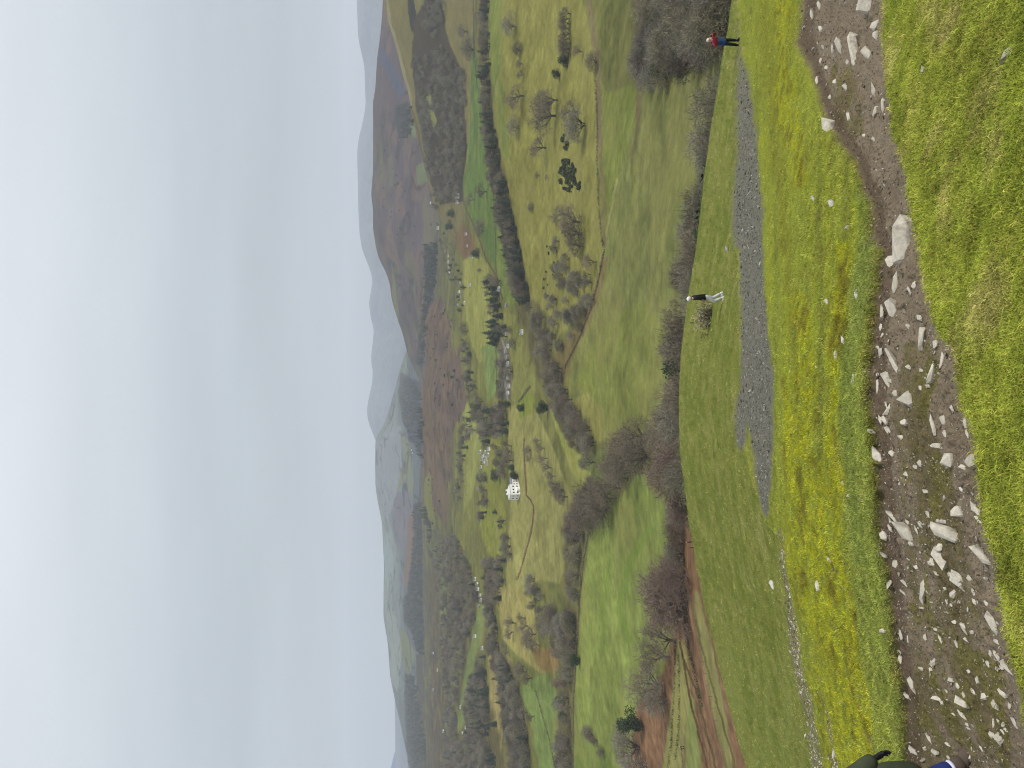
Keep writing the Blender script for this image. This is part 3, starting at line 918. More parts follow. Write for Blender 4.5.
for k, (l, c_, h, m1, m2) in PROTO.items():
    a = l.mesh('trunk'); a.materials.append(m1); b = c_.mesh('crown'); b.materials.append(m2)
    PMESH[k] = (a, b, h)
RED = PROTO['thin0'][1].mesh('crown'); RED.materials.append(TWIG_RED)
PMESH['red'] = (PMESH['thin0'][0], RED, 10.)
RED2 = PROTO['bare2'][1].mesh('crown'); RED2.materials.append(TWIG_RED)
PMESH['red2'] = (PMESH['bare2'][0], RED2, 10.)
BARE_KEYS = ['bare0', 'bare1', 'bare2', 'bare3', 'bare4']


# stuff prototypes (not linked to the scene: only the woods use them, through geometry nodes)
def stuff_coll(name, meshes):
    cl = D.collections.new(name)
    for i, me in enumerate(meshes):
        o = D.objects.new('%s_%02d' % (name, i), me); cl.objects.link(o)
    return cl


WOODTW = {'bare0': TWIG, 'bare1': TWIG_DARK, 'bare2': TWIG_OLIVE, 'bare3': TWIG_PALE, 'bare4': TWIG_RED}
WOODC = stuff_coll('tree_kinds', [joined('wood_tree', *PROTO[k][:2], PROTO[k][3], WOODTW.get(k, PROTO[k][4])) for k in BARE_KEYS + ['thin0', 'thin1', 'con0', 'con1', 'con2', 'leaf0', 'leaf1', 'leaf2']])
SHR_ME = []
for m in SHRUB:
    me = m.mesh('gorse_bush'); me.materials.append(GORSE); SHR_ME.append(me)
SHRC = stuff_coll('shrub_kinds', SHR_ME)


def scatter(name, P, scl, rot, idx, coll, tint=None, label=None, rot3=None):
    """one object of stuff: points that each carry one instance"""
    n = len(P)
    me = D.meshes.new(name)
    me.vertices.add(n); me.vertices.foreach_set('co', np.asarray(P, np.float32).ravel())
    scl = np.asarray(scl, np.float32)
    if scl.ndim == 1: scl = np.repeat(scl[:, None], 3, 1)
    a = me.attributes.new('scl', 'FLOAT_VECTOR', 'POINT'); a.data.foreach_set('vector', scl.ravel())
    rv_ = np.zeros((n, 3), np.float32)
    if rot3 is not None: rv_[:] = rot3
    else: rv_[:, 2] = rot
    a = me.attributes.new('rot', 'FLOAT_VECTOR', 'POINT'); a.data.foreach_set('vector', rv_.ravel())
    a = me.attributes.new('idx', 'INT', 'POINT'); a.data.foreach_set('value', np.asarray(idx, np.int32))
    if tint is not None:
        c = np.ones((n, 4), np.float32); c[:, :3] = tint
        a = me.attributes.new('tint', 'FLOAT_COLOR', 'POINT'); a.data.foreach_set('color', c.ravel())
    o = link(name, me)
    ng = D.node_groups.new('scatter_' + name, 'GeometryNodeTree')
    ng.interface.new_socket('Geometry', in_out='INPUT', socket_type='NodeSocketGeometry')
    ng.interface.new_socket('Geometry', in_out='OUTPUT', socket_type='NodeSocketGeometry')
    gi = ng.nodes.new('NodeGroupInput'); go = ng.nodes.new('NodeGroupOutput')
    m2p = ng.nodes.new('GeometryNodeMeshToPoints')
    iop = ng.nodes.new('GeometryNodeInstanceOnPoints')
    ci = ng.nodes.new('GeometryNodeCollectionInfo')
    ci.inputs['Collection'].default_value = coll
    ci.inputs['Separate Children'].default_value = True
    ci.inputs['Reset Children'].default_value = True

    def attr(nm, typ):
        x = ng.nodes.new('GeometryNodeInputNamedAttribute'); x.data_type = typ
        x.inputs['Name'].default_value = nm
        return x.outputs['Attribute']
    L = ng.links.new
    L(gi.outputs[0], m2p.inputs['Mesh']); L(m2p.outputs['Points'], iop.inputs['Points'])
    L(ci.outputs[0], iop.inputs['Instance'])
    iop.inputs['Pick Instance'].default_value = True
    L(attr('idx', 'INT'), iop.inputs['Instance Index'])
    L(attr('rot', 'FLOAT_VECTOR'), iop.inputs['Rotation'])
    L(attr('scl', 'FLOAT_VECTOR'), iop.inputs['Scale'])
    L(iop.outputs['Instances'], go.inputs[0])
    md = o.modifiers.new('scatter', 'NODES'); md.node_group = ng
    return tag(o, label, None, None, 'stuff')


def poly_points(poly, step, jit=.9, seed=1):
    rg = np.random.default_rng(seed)
    p = np.asarray(poly, float)
    x0, y0 = p.min(0); x1, y1 = p.max(0)
    gx, gy = np.meshgrid(np.arange(x0, x1, step), np.arange(y0, y1, step))
    gx = gx.ravel() + rg.uniform(-.5, .5, gx.size) * step * 2 * jit
    gy = gy.ravel() + rg.uniform(-.5, .5, gy.size) * step * 2 * jit
    m = poly_mask(gx, gy, poly)
    return gx[m], gy[m]


def wood(name, label, polys, step, kinds, size, seed, layers=('val', 'R', '1', '2', '4')):
    rg = np.random.default_rng(seed)
    XY = [poly_points(p, step, seed=seed + i) for i, p in enumerate(polys)]
    gx = np.concatenate([a for a, b in XY]); gy = np.concatenate([b for a, b in XY])
    ny, nx = fbm(gx * .09, gy * .09, seed, 3) - .5, fbm(gx * .09, gy * .09, seed + 7, 3) - .5
    hole = fbm(gx * .16, gy * .12, seed + 3, 3) > (.66 if step > 3 else .8)
    gx, gy = (gx + nx * step * 1.6)[~hole], (gy + ny * step * 6)[~hole]
    P, r = first_hit(gx, gy, layers)
    ok = r < 9e8
    P = P[ok]
    n = len(P)
    kk, pr = zip(*kinds)
    idx = rg.choice(kk, n, p=np.array(pr) / sum(pr))
    s = rg.uniform(size[0], size[1], n) / 10.0
    scl = np.stack([s * rg.uniform(.85, 1.2, n), s * rg.uniform(.85, 1.2, n), s], -1)
    return scatter(name, P, scl, rg.uniform(0, 6.28, n), idx, WOODC, label=label)


B5 = [(0, 2), (1, 2), (2, 2), (3, 2), (4, 2)]
wood('woodland', 'brown leafless wood filling the corner behind the person in red', [[(660, -60), (742, -60), (736, 10), (729, 40), (716, 66), (700, 70), (684, 66), (678, 60), (668, 76), (662, 84), (655, 90), (648, 84), (652, 40)]], 7.0, B5 + [(5, 2), (6, 2), (10, .4)], (8, 12), 101, ('val',))
wood('shelter_belt', 'dark narrow belt of trees along the crest of the pale spur', [[(485, -60), (488, -60), (490.5, 60), (493, 105), (497, 150), (507, 190), (517, 232), (531, 298), (527, 300), (513, 240), (503, 195), (493, 152), (489, 106), (486, 60)],
      [(489, 110), (493, 108), (500, 160), (516, 225), (530, 296), (524, 300), (508, 240), (497, 180)]], 3.0, B5 + [(7, 4), (8, 4), (9, 3), (11, 3)], (10, 15), 102, ('val',))
wood('riverside_wood', 'grey leafless ribbon of wood winding between the fields', [[(530, 300), (537, 300), (550, 334), (561, 362), (572, 398), (586, 422), (599, 442), (598, 458), (588, 458), (572, 438), (556, 400), (543, 355)]], 5.0, B5 + [(6, 2)], (7, 11), 103, ('val',))
wood('valley_wood', 'long leafless strip of wood along the top of the bright left field', [[(574, 512), (590, 514), (583, 550), (579, 590), (577, 650), (573, 700), (574, 860), (563, 860), (564, 700), (567, 650), (573, 600), (573, 560)]], 5.0, B5 + [(6, 2), (11, .3)], (7, 11.5), 104, ('val',))
wood('copse', 'slanting leafless copse in the beige field', [[(530, 584), (538, 582), (556, 606), (574, 634), (573, 656), (562, 648), (548, 632), (534, 606)]], 4.4, B5 + [(6, 2)], (7, 11), 105, ('val',))
wood('hanging_wood', 'brown leafless wood on the near right hill above the green field', [[(420, 66), (430, 62), (444, 44), (452, 60), (466, 66), (467, 150), (465, 196), (452, 200), (440, 205), (432, 170), (424, 120)], [(414, 60), (420, 60), (440, 212), (434, 212)], [(424, -60), (438, -60), (446, 20), (440, 40), (426, 30)]], 3.6, B5 + [(6, 2)], (8, 13), 106, ('val', 'R'))
wood('dark_plantation', 'dark plantation on the lower flank of the heather hill', [[(425, 246), (438, 246), (438, 285), (432, 300), (427, 335), (424, 368), (420, 366), (423, 330), (427, 290)], [(401, 108), (411, 104), (415, 122), (411, 136), (402, 140)]], 2.2, [(7, 3), (8, 3), (9, 3), (0, 1)], (11, 17), 107, ('2', '1', 'R'))
wood('far_forest', 'blue-grey forest across the far left hillside', [[(415, 506), (426, 502), (434, 528), (436, 580), (438, 640), (426, 656), (418, 650), (414, 633), (408, 622), (406, 605), (409, 590), (412, 570), (415, 545)], [(408, 676), (415, 676), (420, 700), (432, 760), (432, 860), (414, 860), (408, 720)], [(405, 380), (421, 386), (424, 420), (424, 465), (417, 442), (411, 437), (405, 418), (402, 398)]], 2.3, [(7, 2), (8, 2), (9, 2), (1, 1)], (14, 22), 108, ('4', '1'))
wood('mixed_wood', 'grey-brown mixed wood spread over the left valley side', [[(436, 545), (456, 530), (470, 560), (478, 590), (480, 604), (468, 640), (460, 690), (455, 740), (448, 760), (446, 680), (440, 600)], [(488, 560), (500, 562), (508, 585), (500, 600), (494, 600), (488, 580)], [(470, 690), (486, 656), (489, 690), (490, 740), (498, 768), (500, 860), (465, 860), (468, 740)], [(452, 690), (462, 740), (470, 768), (470, 860), (440, 860), (444, 760)], [(488, 600), (494, 600), (500, 640), (508, 660), (520, 690), (530, 745), (534, 860), (522, 860), (515, 745), (505, 690), (496, 652)]], 2.7, B5 + [(7, 1.2), (9, 1.0)], (9, 14), 109)
wood('evergreen_stand', 'dark evergreen stand in the left valley woods', [[(476, 672), (486, 668), (489, 700), (490, 738), (482, 736), (474, 710)]], 3.0, [(7, 3), (8, 2), (9, 3)], (11, 16), 110)
wood('foothill_wood', 'dark and grey trees along the foot of the bracken hill', [[(462, 350), (468, 345), (474, 372), (484, 402), (492, 412), (498, 405), (506, 402), (511, 428), (505, 440), (494, 432), (488, 448), (482, 420), (472, 400), (465, 376)], [(466, 420), (478, 412), (476, 428), (470, 444), (466, 470), (464, 500), (459, 500), (460, 460), (462, 436)], [(484, 478), (490, 480), (487, 520), (480, 520)]], 3.2, B5 + [(7, 2), (8, 2), (10, 1)], (9, 13), 111)
wood('thicket', 'tangled brown thicket at the foot of the pale spur', [[(556, 252), (566, 262), (590, 268), (597, 300), (582, 330), (572, 345), (562, 345), (556, 330), (552, 300), (548, 270)]], 6.5, [(5, 4), (6, 4), (2, 2), (1, 1)], (4.5, 8), 112, ('val',))
wood('village_trees', 'leafless trees and evergreens around the houses in the valley', [[(430, 205), (440, 215), (450, 240), (462, 262), (470, 275), (466, 295), (458, 280), (448, 262), (440, 245)], [(445, 262), (464, 280), (466, 310), (470, 345), (464, 340), (459, 310), (452, 285)], [(500, 322), (514, 330), (514, 372), (512, 402), (502, 400), (500, 360)], [(480, 262), (497, 275), (503, 300), (500, 340), (494, 340), (490, 300)], [(497, 440), (511, 445), (513, 482), (504, 482), (500, 465)], [(500, 520), (510, 520), (508, 560), (500, 575)]], 5.0, B5 + [(7, 1), (10, 1.2), (11, 1.2)], (6, 11), 113)


def scrub(name, label, polys, step, size, seed, layers=('val', 'R', '1', '2')):
    rg = np.random.default_rng(seed)
    XY = [poly_points(p, step, seed=seed + i) for i, p in enumerate(polys)]
    gx = np.concatenate([a for a, b in XY]); gy = np.concatenate([b for a, b in XY])
    P, r = first_hit(gx, gy, layers); ok = r < 9e8; P = P[ok]; n = len(P)
    s = rg.uniform(size[0], size[1], n)
    return scatter(name, P, s, rg.uniform(0, 6.28, n), rg.integers(0, 3, n), SHRC, label=label)


scrub('scrub', 'dark scrub speckling the pale spur and the thicket edge', [[(546, 245), (570, 250), (574, 268), (560, 275), (548, 262)], [(543, 268), (560, 268), (552, 320), (545, 312)], [(566, 135), (578, 140), (576, 146), (568, 144)], [(566, 172), (590, 180), (588, 196), (570, 194)]], 6.2, (.5, 1.2), 121, ('val',))
scrub('hill_scrub', 'dark scrub speckling the bracken and heather hills', [[(424, 470), (436, 460), (442, 520), (432, 528)], [(430, 320), (455, 300), (460, 380), (450, 420), (430, 400)], [(380, 110), (395, 150), (420, 240), (400, 250), (380, 200)]], 9.0, (1.5, 3.5), 122, ('1', '2'))

# ================================================================== INDIVIDUAL TREES
TREE_SRC = {}


def tree(kind, name, label, group, loc, H, wid=1.0, rz=None):
    tm, cm, h0 = PMESH[kind]
    s = H / h0
    rz = random.uniform(0, 6.28) if rz is None else rz
    t = empty(name, loc, rz)
    t.scale = (s * wid, s * wid, s)
    tag(t, label, 'tree', group)
    for nm, me in (('trunk', tm), ('crown', cm)):
        ob = D.objects.new(nm, me); COL.objects.link(ob); ob.parent = t
    return t


random.seed(99)


def px_tree(kind, name, label, group, ix, iy, hpx, wid=1.0, layers=('val', 'R', '1')):
    p, r = spot(ix, iy, layers)
    dep = p.y * CP - p.z * SP
    return tree(kind, name, label, group, p, hpx * dep / F / .98, wid)


def brow_tree(kind, name, label, group, iy, top_ix, r, wid=1.0):
    """a tree whose foot is hidden by the brow: r metres away, its top sighted at top_ix"""
    a, T = ray(top_ix, iy)
    a = float(a); T = float(T)
    x, y = r * math.sin(a), r * math.cos(a)
    z = float(VAL.height(np.array([x]), np.array([y]))[0])
    return tree(kind, name, label, group, Vector((x, y, z)), max(2.5, -T * r - z), wid)


G1 = 'leafless trees rising behind the grassy brow'
PROF = np.array([(84, 704), (92, 694), (100, 694), (108, 698), (116, 698), (125, 702), (135, 694), (145, 690), (155, 695), (165, 691), (175, 688), (190, 683), (200, 681), (210, 682), (220, 682), (230, 680), (240, 676), (250, 677), (258, 674),
                 (265, 670), (275, 669), (285, 670), (295, 675), (305, 680), (312, 662), (326, 660), (342, 655), (350, 653), (358, 657), (366, 668), (380, 668), (385, 664), (392, 659), (400, 656), (408, 655), (416, 652)], float)
iy_ = 108.0
while iy_ < 416:
    if not (309 < iy_ < 338 or 362 < iy_ < 382):
        k = random.choice(['thin0', 'thin1', 'thin0', 'bare4']) if iy_ < 232 else random.choice(['thin0', 'thin1', 'bare4', 'bare1', 'bare2'])
        brow_tree(k, 'bare_tree', 'leafless brown tree in the row behind the brow, its foot hidden', G1, iy_, float(np.interp(iy_, PROF[:, 0], PROF[:, 1])) + random.uniform(-3, 9), random.uniform(158, 185), random.uniform(.7, 1.0))
    iy_ += random.uniform(9, 15) if iy_ < 232 else random.uniform(5.5, 9.0)
brow_tree('thin1', 'bare_tree', 'sparse spreading leafless tree just below the person in red', None, 97, 692, 165, 1.0)
brow_tree('thin0', 'bare_tree', 'thin open leafless tree behind the brow, second below the person in red', None, 142, 690, 170, 1.0)
brow_tree('bare1', 'bare_tree', 'tall leafless tree with level dark limbs, next to the white-hatted walker', None, 316, 656, 178, .75)
brow_tree('bare4', 'bare_tree', 'leafless tree with straight stems between the white-hatted walker and the dark evergreen', None, 331, 656, 180, .75)
brow_tree('leaf1', 'evergreen_tree', 'round dark evergreen among the leafless trees behind the brow', None, 371, 661, 178, .8)
for iy, top, r, w in [(166, 707, 120, 1.3), (172, 709, 118, 1.2), (210, 701, 115, 1.1), (216, 700, 117, 1.0)]:
    t = brow_tree('leaf2', 'evergreen_bush', 'low dark green bush peeping over the grassy brow', 'dark bushes peeping over the brow', iy, top, r, w)
    t['category'] = 'bush'
for iy, top, r, w in [(384, 674, 160, 1.1), (394, 673, 160, 1.2), (403, 675, 158, 1)]:
    t = brow_tree('bare2', 'evergreen_bush', 'low brown scrub bush behind the brow, beside the dark evergreen', 'brown scrub behind the brow', iy, top, r, w)
    t['category'] = 'bush'

G2 = 'leafless trees of the clump reaching the brow'
for iy, top, r, w, k in [(420, 650, 242, 1.0, 'bare0'), (430, 643, 252, 1.1, 'bare2'), (441, 641, 262, 1.1, 'bare1'), (452, 644, 258, 1.0, 'bare0'), (436, 655, 232, 1, 'bare3'), (447, 658, 238, 1, 'bare2'), (458, 652, 250, .9, 'bare1'),(424, 660, 228, .9, 'bare3')]:
    brow_tree(k, 'bare_tree', 'leafless tree in the dense clump running from the brow to the riverside wood', G2, iy, top, r, w)
for ix, iy, h, k in [(646, 436, 34, 'bare2'), (640, 446, 34, 'bare0'), (634, 452, 34, 'bare1'), (642, 460, 32, 'bare3'), (630, 462, 32, 'bare0'), (650, 456, 32, 'bare2'), (622, 468, 28, 'bare2'), (636, 472, 30, 'bare1'), (628, 478, 26, 'bare3'),
                     (620, 488, 30, 'bare0'), (612, 498, 32, 'bare1'), (604, 506, 32, 'bare2'), (614, 484, 30, 'bare3'), (606, 494, 34, 'bare0'), (598, 500, 30, 'bare1'), (600, 512, 32, 'bare3'), (592, 516, 28, 'bare2'), (610, 508, 28, 'bare2'), (617, 498, 22, 'bare1')]:
    px_tree(k, 'bare_tree', 'leafless tree in the dense clump running from the brow to the riverside wood', G2, ix, iy, h, 1.0, ('val',))

brow_tree('red', 'bare_tree', 'open reddish leafless tree at the brow beside the bright left field', None, 478, 646, 205, 1.2)
brow_tree('thin1', 'birch_tree', 'slender pale-stemmed birch at the brow beside the reddish tree', None, 482, 660, 190, .7)
for iy, top, r, k in [(500, 668, 215, 'red'), (508, 664, 218, 'thin0'), (516, 666, 214, 'red2')]:
    brow_tree(k, 'bare_tree', 'purplish leafless tree hanging over the bracken slope', 'purplish trees over the bracken slope', iy, top, r, .9)
for ix, iy, h, k in [(683, 524, 20, 'red2'), (684, 534, 22, 'bare2'), (683, 544, 21, 'red2'), (684, 554, 22, 'thin0'), (683, 563, 24, 'red2')]:
    px_tree(k, 'bare_tree', 'purplish leafless tree hanging over the bracken slope', 'purplish trees over the bracken slope', ix, iy, h, 1.0, ('val',))
for ix, iy, h, k, w in [(688, 577, 40, 'red2', .8), (686, 590, 50, 'bare2', 1.0), (688, 602, 46, 'red2', 1.1), (684, 612, 40, 'bare3', 1.0), (680, 592, 42, 'red2', 1)]:
    px_tree(k, 'bare_tree', 'big spreading purple-brown leafless tree at the top of the bracken slope', 'big purple-brown trees on the bracken slope', ix, iy, h, w, ('val',))
px_tree('bare0', 'bare_tree', 'round olive-brown leafless tree with a visible fan of branches by the bracken slope', None, 676, 640, 40, 1.1, ('val',))
px_tree('bare1', 'bare_tree', 'smaller leafless tree crowding the left side of the round olive-brown tree', None, 670, 657, 36, 1.1, ('val',))
px_tree('bare2', 'bare_tree', 'dense grey round-headed leafless tree between the olive-brown tree and the dark evergreen', None, 662, 686, 38, 1.1, ('val',))
px_tree('thin1', 'bare_tree', 'low pale leafless tree under the grey round-headed tree', None, 668, 702, 24, 1.2, ('val',))
px_tree('leaf1', 'evergreen_tree', 'solid dark green evergreen at the edge of the bracken and the bright left field', None, 642, 722, 27, 1.05, ('val',))
px_tree('thin0', 'bare_tree', 'sparse leafless tree left of the dark green evergreen', None, 640, 748, 28, 1.3, ('val',))
px_tree('thin1', 'bare_tree', 'sparse leafless tree at the photo edge, leftmost by the bright left field', None, 646, 766, 28, 1.3, ('val',))

G3 = 'bushes in the row across the bright left field'
for ix, iy, h in [(590, 731, 10), (593, 735, 9), (597, 740, 7), (604, 751, 8)]:
    t = px_tree('bare2', 'bush', 'dark bush in the short slanting row across the bright left field', G3, ix, iy, h, 1.3, ('val',)); t['category'] = 'bush'

G4 = 'single leafless trees dotted over the pale spur'
for ix, iy, h, k, w in [(515, 28, 15, 'thin1', 1.3), (521, 50, 10, 'bare2', 1.2), (523, 64, 8, 'bare1', 1.2), (524, 75, 8, 'bare3', 1.1), (524, 96, 22, 'bare0', 1.2), (520, 128, 14, 'thin1', 1.2),
                     (546, 148, 18, 'bare3', 1.2), (549, 104, 20, 'bare2', 1.3), (556, 116, 30, 'bare0', 1.2), (558, 100, 20, 'bare1', 1.2), (566, 214, 18, 'bare0', 1.3), (580, 222, 24, 'bare1', 1.3), (582, 234, 22, 'bare2', 1.2),
                     (583, 246, 18, 'bare3', 1.2), (597, 262, 16, 'bare1', 1.2), (583, 52, 12, 'bare1', 1.0), (533, 208, 6, 'bare2', 1.4), (540, 176, 6, 'bare3', 1.4), (549, 178, 5, 'bare1', 1.4), (597, 62, 14, 'bare2', 1.2), (578, 112, 20, 'bare3', 1.1), (585, 124, 22, 'thin0', 1.2)]:
    px_tree(k, 'bare_tree', 'leafless tree standing alone or in twos on the pale spur to the right', G4, ix, iy, h, w, ('val',))
for iy in range(14, 56, 5):
    px_tree(random.choice(BARE_KEYS), 'bare_tree', 'leafless tree packed in the short rectangular clump on the pale spur', 'trees of the rectangular clump on the spur', 571 - (iy % 2), iy, 14, .9, ('val',))
px_tree('leaf0', 'evergreen_tree', 'dark bush-like evergreen at the end of the rectangular clump', None, 568, 61, 12, 1.2, ('val',))
px_tree('leaf1', 'evergreen_tree', 'small dark evergreen alone below the rectangular clump', None, 560, 74, 9, 1.2, ('val',))

# gorse patch on the spur: every bush its own
gx, gy = poly_points([(561, 166), (566, 160), (576, 164), (580, 176), (576, 186), (568, 193), (562, 188), (560, 176)], 3.0, seed=5)
gx2, gy2 = poly_points([(563, 133), (567, 131), (570, 142), (570, 151), (566, 150), (564, 142)], 3.0, seed=6)
gx3, gy3 = poly_points([(578, 180), (584, 182), (584, 192), (578, 192)], 4.2, seed=7)
P, r = first_hit(np.concatenate([gx, gx2, gx3]), np.concatenate([gy, gy2, gy3]), ('val',))
for k, p in enumerate(P):
    o = D.objects.new('gorse_bush', SHR_ME[k % 3]); COL.objects.link(o)
    o.location = p; o.rotation_euler = (0, 0, random.uniform(0, 6)); s = random.uniform(1.3, 2.3); o.scale = (s, s, s)
    tag(o, 'dark green gorse bush in the patch on the pale spur', 'bush', 'gorse bushes of the patch on the spur')

# conifers by the white cottage and other evergreens of the valley floor
G5 = 'conifers grouped in the pale valley field'
for ix, iy, h, w in [(494, 282, 14, 1.2), (497, 288, 16, 1.3), (499, 294, 13, 1.2), (498, 300, 15, 1.2), (501, 306, 14, 1.1), (496, 322, 12, 1.2), (500, 326, 16, 1.2), (502, 333, 18, 1.3), (499, 338, 14, 1.2), (497, 343, 12, 1.3), (503, 316, 13, 1.2), (494, 333, 13, 1.2)]:
    px_tree(random.choice(['con0', 'con1', 'con2']), 'conifer_tree', 'dark conifer in the group beside the white cottage in the pale valley field', G5, ix, iy, h, w)
for ix, iy, h, w, lab in [(524, 408, 9, 1.2, 'dark evergreen bush by the hedge below the hamlet, smaller of two'), (548, 407, 13, 1.2, 'dark evergreen tree leaning out of the strip of wood below the hamlet'),
                          (500, 475, 11, 1.3, 'dark evergreen in the meadow above the white country house'), (518, 475, 9, 1.3, 'dark evergreen nearest the right-hand wing of the white country house'),
                          (514, 468, 7, 1.3, 'small dark evergreen just right of the wing of the white country house'), (497, 512, 5, 1.2, 'tiny dark bush in the meadow above and left of the white country house'),
                          (504, 403, 6, 1.2, 'dark evergreen at the corner of the small bright green field'), (479, 253, 10, 1.2, 'round dark evergreen at the point of the long green field'),
                          (454, 213, 9, 1.2, 'dark evergreen below the large white farmhouse, upper of two'), (453, 226, 9, 1.3, 'dark evergreen below the large white farmhouse, lower of two'),
                          (580, 660, 11, 1.3, 'dark evergreen bulging from the wood on the bright left field'), (503, 702, 9, 1.2, 'pointed dark conifer alone in the beige strip field'),
                          (497, 724, 12, 1.1, 'dark conifer in the middle of the beige strip field')]:
    px_tree(random.choice(['leaf0', 'leaf1', 'leaf2']) if 'conifer' not in lab else 'con0', 'evergreen_tree', lab, None, ix, iy, h, w)
G6 = 'orchard-like trees in the beige field'
for ix, iy, h, w in [(516, 623, 14, 1.2), (514, 632, 12, 1.2), (528, 626, 13, 1.2), (536, 634, 14, 1.2), (540, 645, 13, 1.1), (532, 640, 12, 1.2), (526, 618, 10, 1.2), (527, 672, 15, 1.2), (532, 678, 14, 1.2), (524, 666, 12, 1.2), (528, 713, 12, 1.2), (535, 716, 10, 1.1), (509, 652, 8, 1), (506, 646, 7, 1)]:
    px_tree(random.choice(BARE_KEYS), 'bare_tree', 'rounded leafless tree scattered over the beige field on the left', G6, ix, iy, h, w)
G7 = 'single trees in the long green field'
for ix, iy, h in [(487, 192, 14), (475, 200, 11), (483, 226, 9), (485, 231, 10), (474, 50, 14), (468, 32, 12)]:
    px_tree(random.choice(BARE_KEYS), 'bare_tree', 'pale leafless tree standing by itself in the long green field', G7, ix, iy, h, 1.2)
G8 = 'trees along the drive of the white country house'
for ix, iy, h in [(514, 452, 12), (513, 460, 14), (512, 446, 12), (511, 538, 12), (511, 546, 12), (512, 554, 10), (502, 450, 9), (500, 462, 8), (506, 560, 9), (531, 450, 9), (533, 458, 8), (556, 476, 13), (560, 484, 14), (564, 490, 15), (568, 497, 16), (552, 468, 12), (548, 458, 12), (545, 448, 11), (541, 440, 10)]:
    px_tree(random.choice(BARE_KEYS + ['thin0']), 'bare_tree', 'small leafless tree in the parkland round the white country house', G8, ix, iy, h, 1.0)

# ================================================================== HEDGES AND WALLS
def hedge(label, pts, h, w, dens=26, mat=None, name='hedge', cat='hedge', gap=0.0, layers=('val', 'R', '1')):
    pts = np.array(pts, float)
    seg = np.hypot(*(pts[1:] - pts[:-1]).T); tot = seg.sum()
    q = np.arange(0, tot, .5)
    cs = np.concatenate([[0], np.cumsum(seg)])
    P, r = first_hit(np.interp(q, cs, pts[:, 0]), np.interp(q, cs, pts[:, 1]), layers)
    keep = r < 9e8; P = P[keep]
    m = MB()
    org = Vector(P[len(P) // 2])
    for a, b in zip(P[:-1], P[1:]):
        a = Vector(a) - org; b = Vector(b) - org
        L = (b - a).length
        if L > 60: continue
        if gap and random.random() < gap: continue
        for _ in range(int(dens * min(L, 12) / 2) + 1):
            p = a.lerp(b, random.random()) + Vector((random.gauss(0, w * .3), random.gauss(0, w * .3), 0))
            e = Vector((random.gauss(0, .5), random.gauss(0, .5), random.uniform(.3, 1))).normalized()
            hh = h * random.uniform(.55, 1.15)
            z0 = random.uniform(-.1, .5) * hh
            m.strip(p + Vector((0, 0, z0)), p + e * hh * .6 + Vector((0, 0, z0)), .22, None, .5)
    o = link(name, m.mesh(name), mat or HEDGE, None, org)
    return tag(o, label, cat)


random.seed(5)
hedge('thin hedge dividing the long green field from the pale strip under the tree belt', [(493.5, 190), (495, 215), (496, 245), (496.5, 274), (503, 300)], 1.6, 1.0)
hedge('russet hedge running past the front of the white country house', [(524, 400), (524.5, 450), (527, 496), (531, 500), (534, 506), (532, 532), (524, 560), (518, 580)], 1.1, .8, 14, mat=mat_plain('beech_hedge', (.15, .105, .075), .3, .5))
hedge('short hedge linking the wood strip to the field corner beside the riverside wood', [(588, 477), (591, 494), (594, 511)], 1.6, 1.0)
hedge('dark hedge along the top edge of the bright left field', [(598, 514), (589, 531), (584, 560), (580, 600), (577, 650), (574, 700), (573, 775)], 1.4, 1.0)
hedge('dotted hedge of small bushes along the foot of the pale spur', [(596, 80), (598, 120), (598, 160), (599, 200), (602, 238), (605, 246)], 1.7, 1.2, gap=.35)
hedge('brown hedge curving round the upper edge of the big field', [(605, 250), (598, 285), (590, 312), (578, 342), (566, 366), (562, 384)], 1.6, 1.2)
hedge('dotted dark hedge across the small green field on the far left', [(536, 690), (543, 716), (550, 740), (556, 770)], 1.7, 1.4, gap=.3)
hedge('dark line of hedge above the bright green field at the right edge', [(473.5, -5), (474, 40), (476, 70), (478, 90)], 1.8, 1.2)
hedge('dark boundary hedge of the long green field on its upper side', [(462, 196), (468, 212), (478, 235), (486, 258), (496, 275)], 1.8, 1.4)
hedge('short dark slanting hedge below the hamlet', [(519, 402), (523, 397), (527, 391), (531, 386)], 2.2, 1.8)
hedge('hedge between the two small fields beside the hamlet', [(496, 345), (497, 365), (497, 392)], 1.6, 1.0)
hedge('hedge along the near side of the beige strip field', [(493, 655), (501, 690), (505, 725), (503, 745)], 2.2, 1.6)
hedge('dark overgrown bank climbing through the bracken', [(684, 600), (686, 625), (690, 650), (695, 668), (699, 690), (703, 706)], 1.3, 1.4, mat=GORSE, gap=.25, layers=('val',))
hedge('dark bushy line on the lower grassy lane in the bracken', [(676, 640), (675, 690), (673, 715), (672, 745), (668, 768)], .9, 1.6, mat=GORSE, gap=.6, layers=('val',))
hedge('second dark bushy line beside the lower lane in the bracken', [(679, 655), (680, 690), (680, 715), (679, 735), (676, 760)], .9, 1.4, mat=GORSE, gap=.55, layers=('val',))


